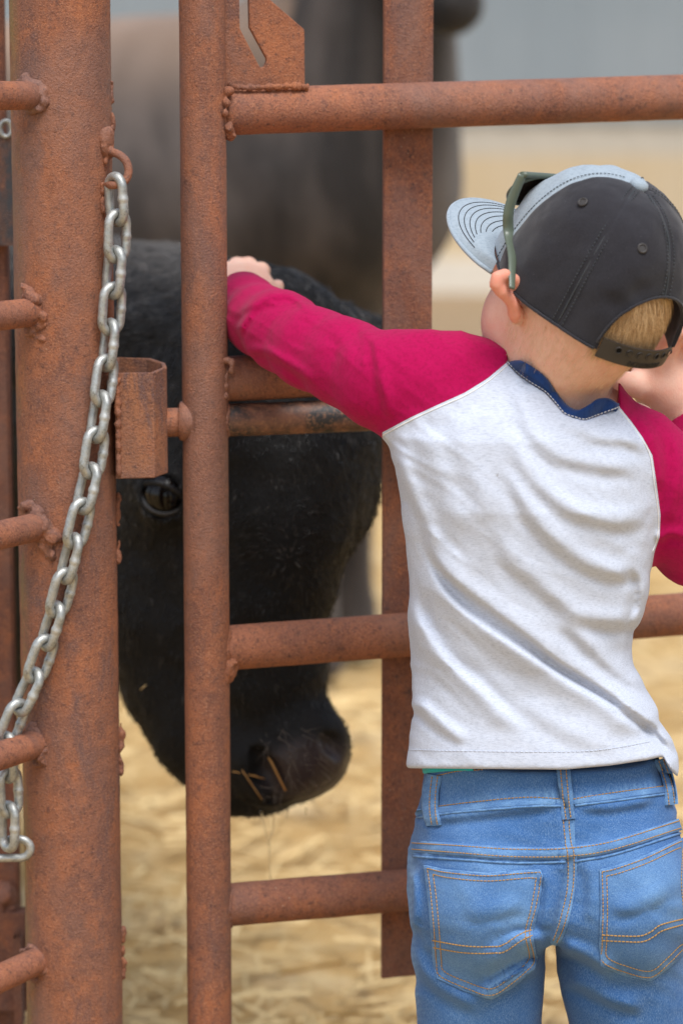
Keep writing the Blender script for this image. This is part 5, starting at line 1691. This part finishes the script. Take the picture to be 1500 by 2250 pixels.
sheen_tint = np.clip(np.exp(-((q1[ids, 1] - 560) / 70) ** 2) * (q1[ids, 0] < 480) * .9 + .5 * np.exp(-((q1[ids, 0] - 632) / 22) ** 2 - ((q1[ids, 1] - 1215) / 60) ** 2) + .55 * np.clip(fbm(V1[ids], 75, 2, 88) - .12, 0, 1) + .10 * (rng.random(nh) > .9), 0, 1)  # highlights painted in: paler hairs on the dusted neck top and in clumps
t = NT('black_hair'); t.base(t.mix(t.ramp(t.noise(14, 3), .45, .7), (.0075, .0074, .0085), (.014, .0125, .0122)))
t.base(t.mix(t.attr('tint'), t.b.inputs['Base Color'].links[0].from_socket, (.135, .122, .112))); t.rough(.26); t.set(Specular_IOR_Level=.42); M['black_hair'] = t.m
f_ = fur_curves('fur', roots, dirs_, ln, M['black_hair'], cow, 4, .00040, -nn * .22, sheen_tint); f_['kind'] = 'stuff'
# bits of hay stuck to the nostril, whiskers and strings of drool
cb = bvh_of(V1, F1)
M['hay'] = simple('hay_bit', (.50, .26, .08), .6, .3)
HL_ = ['hay stem lying level beside the nostril of the black cow', 'hay stem slanting down from the nostril to the lip of the black cow', 'long hay stem slanting down the wet nose pad of the black cow', 'short hay stub on the upper nostril rim of the black cow', 'short hay stem crossing the level one beside the nostril']
for hi_k, (a_, b_) in enumerate((((515, 1692), (562, 1708)), ((535, 1690), (575, 1750)), ((600, 1665), (632, 1735)), ((596, 1660), (606, 1676)), ((545, 1700), (580, 1712)))):
    p0, _ = hit(cb, *a_, .004); p1, _ = hit(cb, *b_, .004)
    if p0 is None or p1 is None: continue
    if abs(p0[1] - p1[1]) > .02: p1[1] = p0[1] = min(p0[1], p1[1])
    m = MB(); m.add(*tube(np.linspace(p0, p1, 4), .0011, 6, flat=.5)); tag(m.build('hay_stem', M['hay']), HL_[hi_k], 'hay', 'hay stems on the cow muzzle')
for (a_, b_) in (((318, 1512), (328, 1502)),):
    p0, _ = hit(cb, *a_, .006); p1, _ = hit(cb, *b_, .006)
    if p0 is not None and p1 is not None:
        m = MB(); m.add(*tube(np.linspace(p0, p1, 3), .0012, 6, flat=.5)); tag(m.build('straw_fleck', M['straw']), 'short pale straw fleck caught in the black cow\'s cheek hair', 'straw')
t = NT('drool'); t.base((.9, .9, .9)); t.rough(.05); t.set(Transmission_Weight=1.0, IOR=1.33); M['drool'] = t.m
for pts in ([(572, 1780), (580, 1810), (590, 1855)], [(602, 1782), (600, 1820), (592, 1855), (594, 1930)], [(672, 1775), (672, 1790)], [(632, 1780), (630, 1796)]):
    P = catmull([at(x, y, 2.85) for x, y in pts], 6)
    m = MB(); m.add(*tube(P, np.linspace(.0011, .0005, len(P)), 8)); m.build('drool_strand', M['drool'], cow)
wr_, wd_, wl_ = [], [], []
for _ in range(70):
    x, y = rng.uniform(560, 770), rng.uniform(1600, 1790)
    p, nn_ = hit(cb, x, y, 0)
    if p is None: continue
    wr_.append(p); wd_.append(norm(nn_ + np.array([.5, 0, -.5]) + rng.normal(0, .4, 3))); wl_.append(rng.uniform(.012, .03))
o = fur_curves('whiskers', np.array(wr_), np.array(wd_), np.array(wl_), simple('whisker', (.25, .2, .16), .5, .4), cow, 5, .00016); o['kind'] = 'stuff'

# ================================================================= brown-black cow standing behind
BG = 5.45
cow2 = empty('standing_cow', (at(500, 1450, BG)[0], BG, 0), 'dark brown cow with a paler dusted back standing broadside behind the black cow', 'cow')
b2 = A4([(690, 400, 5.42, .275), (560, 400, 5.46, .31), (330, 425, 5.50, .325), (0, 450, 5.56, .345), (-300, 440, 5.62, .34), (-560, 400, 5.68, .30)])
n2 = A4([(690, 330, 5.42, .25), (770, 120, 5.36, .20), (830, -120, 5.30, .15), (860, -300, 5.26, .12)])
h2 = A4([(850, -320, 5.26, .115), (905, -190, 5.20, .10), (955, -70, 5.14, .075), (985, 5, 5.10, .068)])
legs2 = []
for (px_, Yd) in ((775, 5.62), (690, 5.40), (-470, 5.55), (-380, 5.82)):
    b0 = at(px_, 1100, Yd)
    legs2.append(np.array([[b0[0] - .02, Yd, .72, .13], [b0[0], Yd, .48, .060], [b0[0], Yd, .38, .050], [b0[0] + .005, Yd, .14, .040], [b0[0] + .01, Yd - .01, .05, .055]]))
tl2 = A4([(-820, 300, 5.75, .03), (-860, 700, 5.78, .02), (-850, 1050, 5.78, .035)])
e2a = [at(835, -330, 5.18), at(760, -330, 5.10), at(700, -310, 5.06)]
def cow2_f(P):
    d = chain_sdf(P, b2, .08); d = smin(d, chain_sdf(P, n2, .05), .12)
    d = smin(d, chain_sdf(P, h2, .03), .05)
    d = smin(d, leaf(P, e2a, .05, .018), .02)
    for l_ in legs2: d = smin(d, chain_sdf(P, l_, .03), .07)
    d = smin(d, chain_sdf(P, tl2, .02), .03)
    return d + .006 * fbm(P, 9, 2, 71)
V, F = sdf_mesh(cow2_f, (at(-950, 800, 5.7)[0], 4.95, -.02), (at(1120, 0, 5.2)[0], 6.1, 1.85), .022, .03, 2)
t = NT('brown_coat')
c = t.mix(t.ramp(t.noise(3.2, 5, .6, t.mapping((1.8, 1, .55)), .6), .40, .64), (.013, .0098, .0085), (.078, .061, .052))  # coat mottling, contrast widened to paint highlights into the flank
tp = t.attr('dust_light'); c = t.mix(tp, c, (.27, .175, .115))  # dusted back, with its highlight painted into the same pale tone
c = t.mix(t.attr('dark'), c, (.010, .009, .009))
t.base(c); t.rough(.75); t.set(Specular_IOR_Level=.3, Sheen_Weight=.15); t.bump(t.noise(60, 4, .7, t.mapping((1, 1, .3))), .5, .01); M['brown_coat'] = t.m
o = mesh_obj('body', V, F, M['brown_coat'], cow2)
N2 = vnormals(V, F); qq = P2px(V)
add_attr(o, 'dust_light', np.clip(np.exp(-((qq[:, 1] - 60) / 120) ** 2) * (qq[:, 0] < 640) * (.6 + .5 * vnoise(V, 4, 3)), 0, .85))
add_attr(o, 'dark', np.exp(-((np.linalg.norm(V - h2[-1, :3], axis=1)) / .14) ** 2))
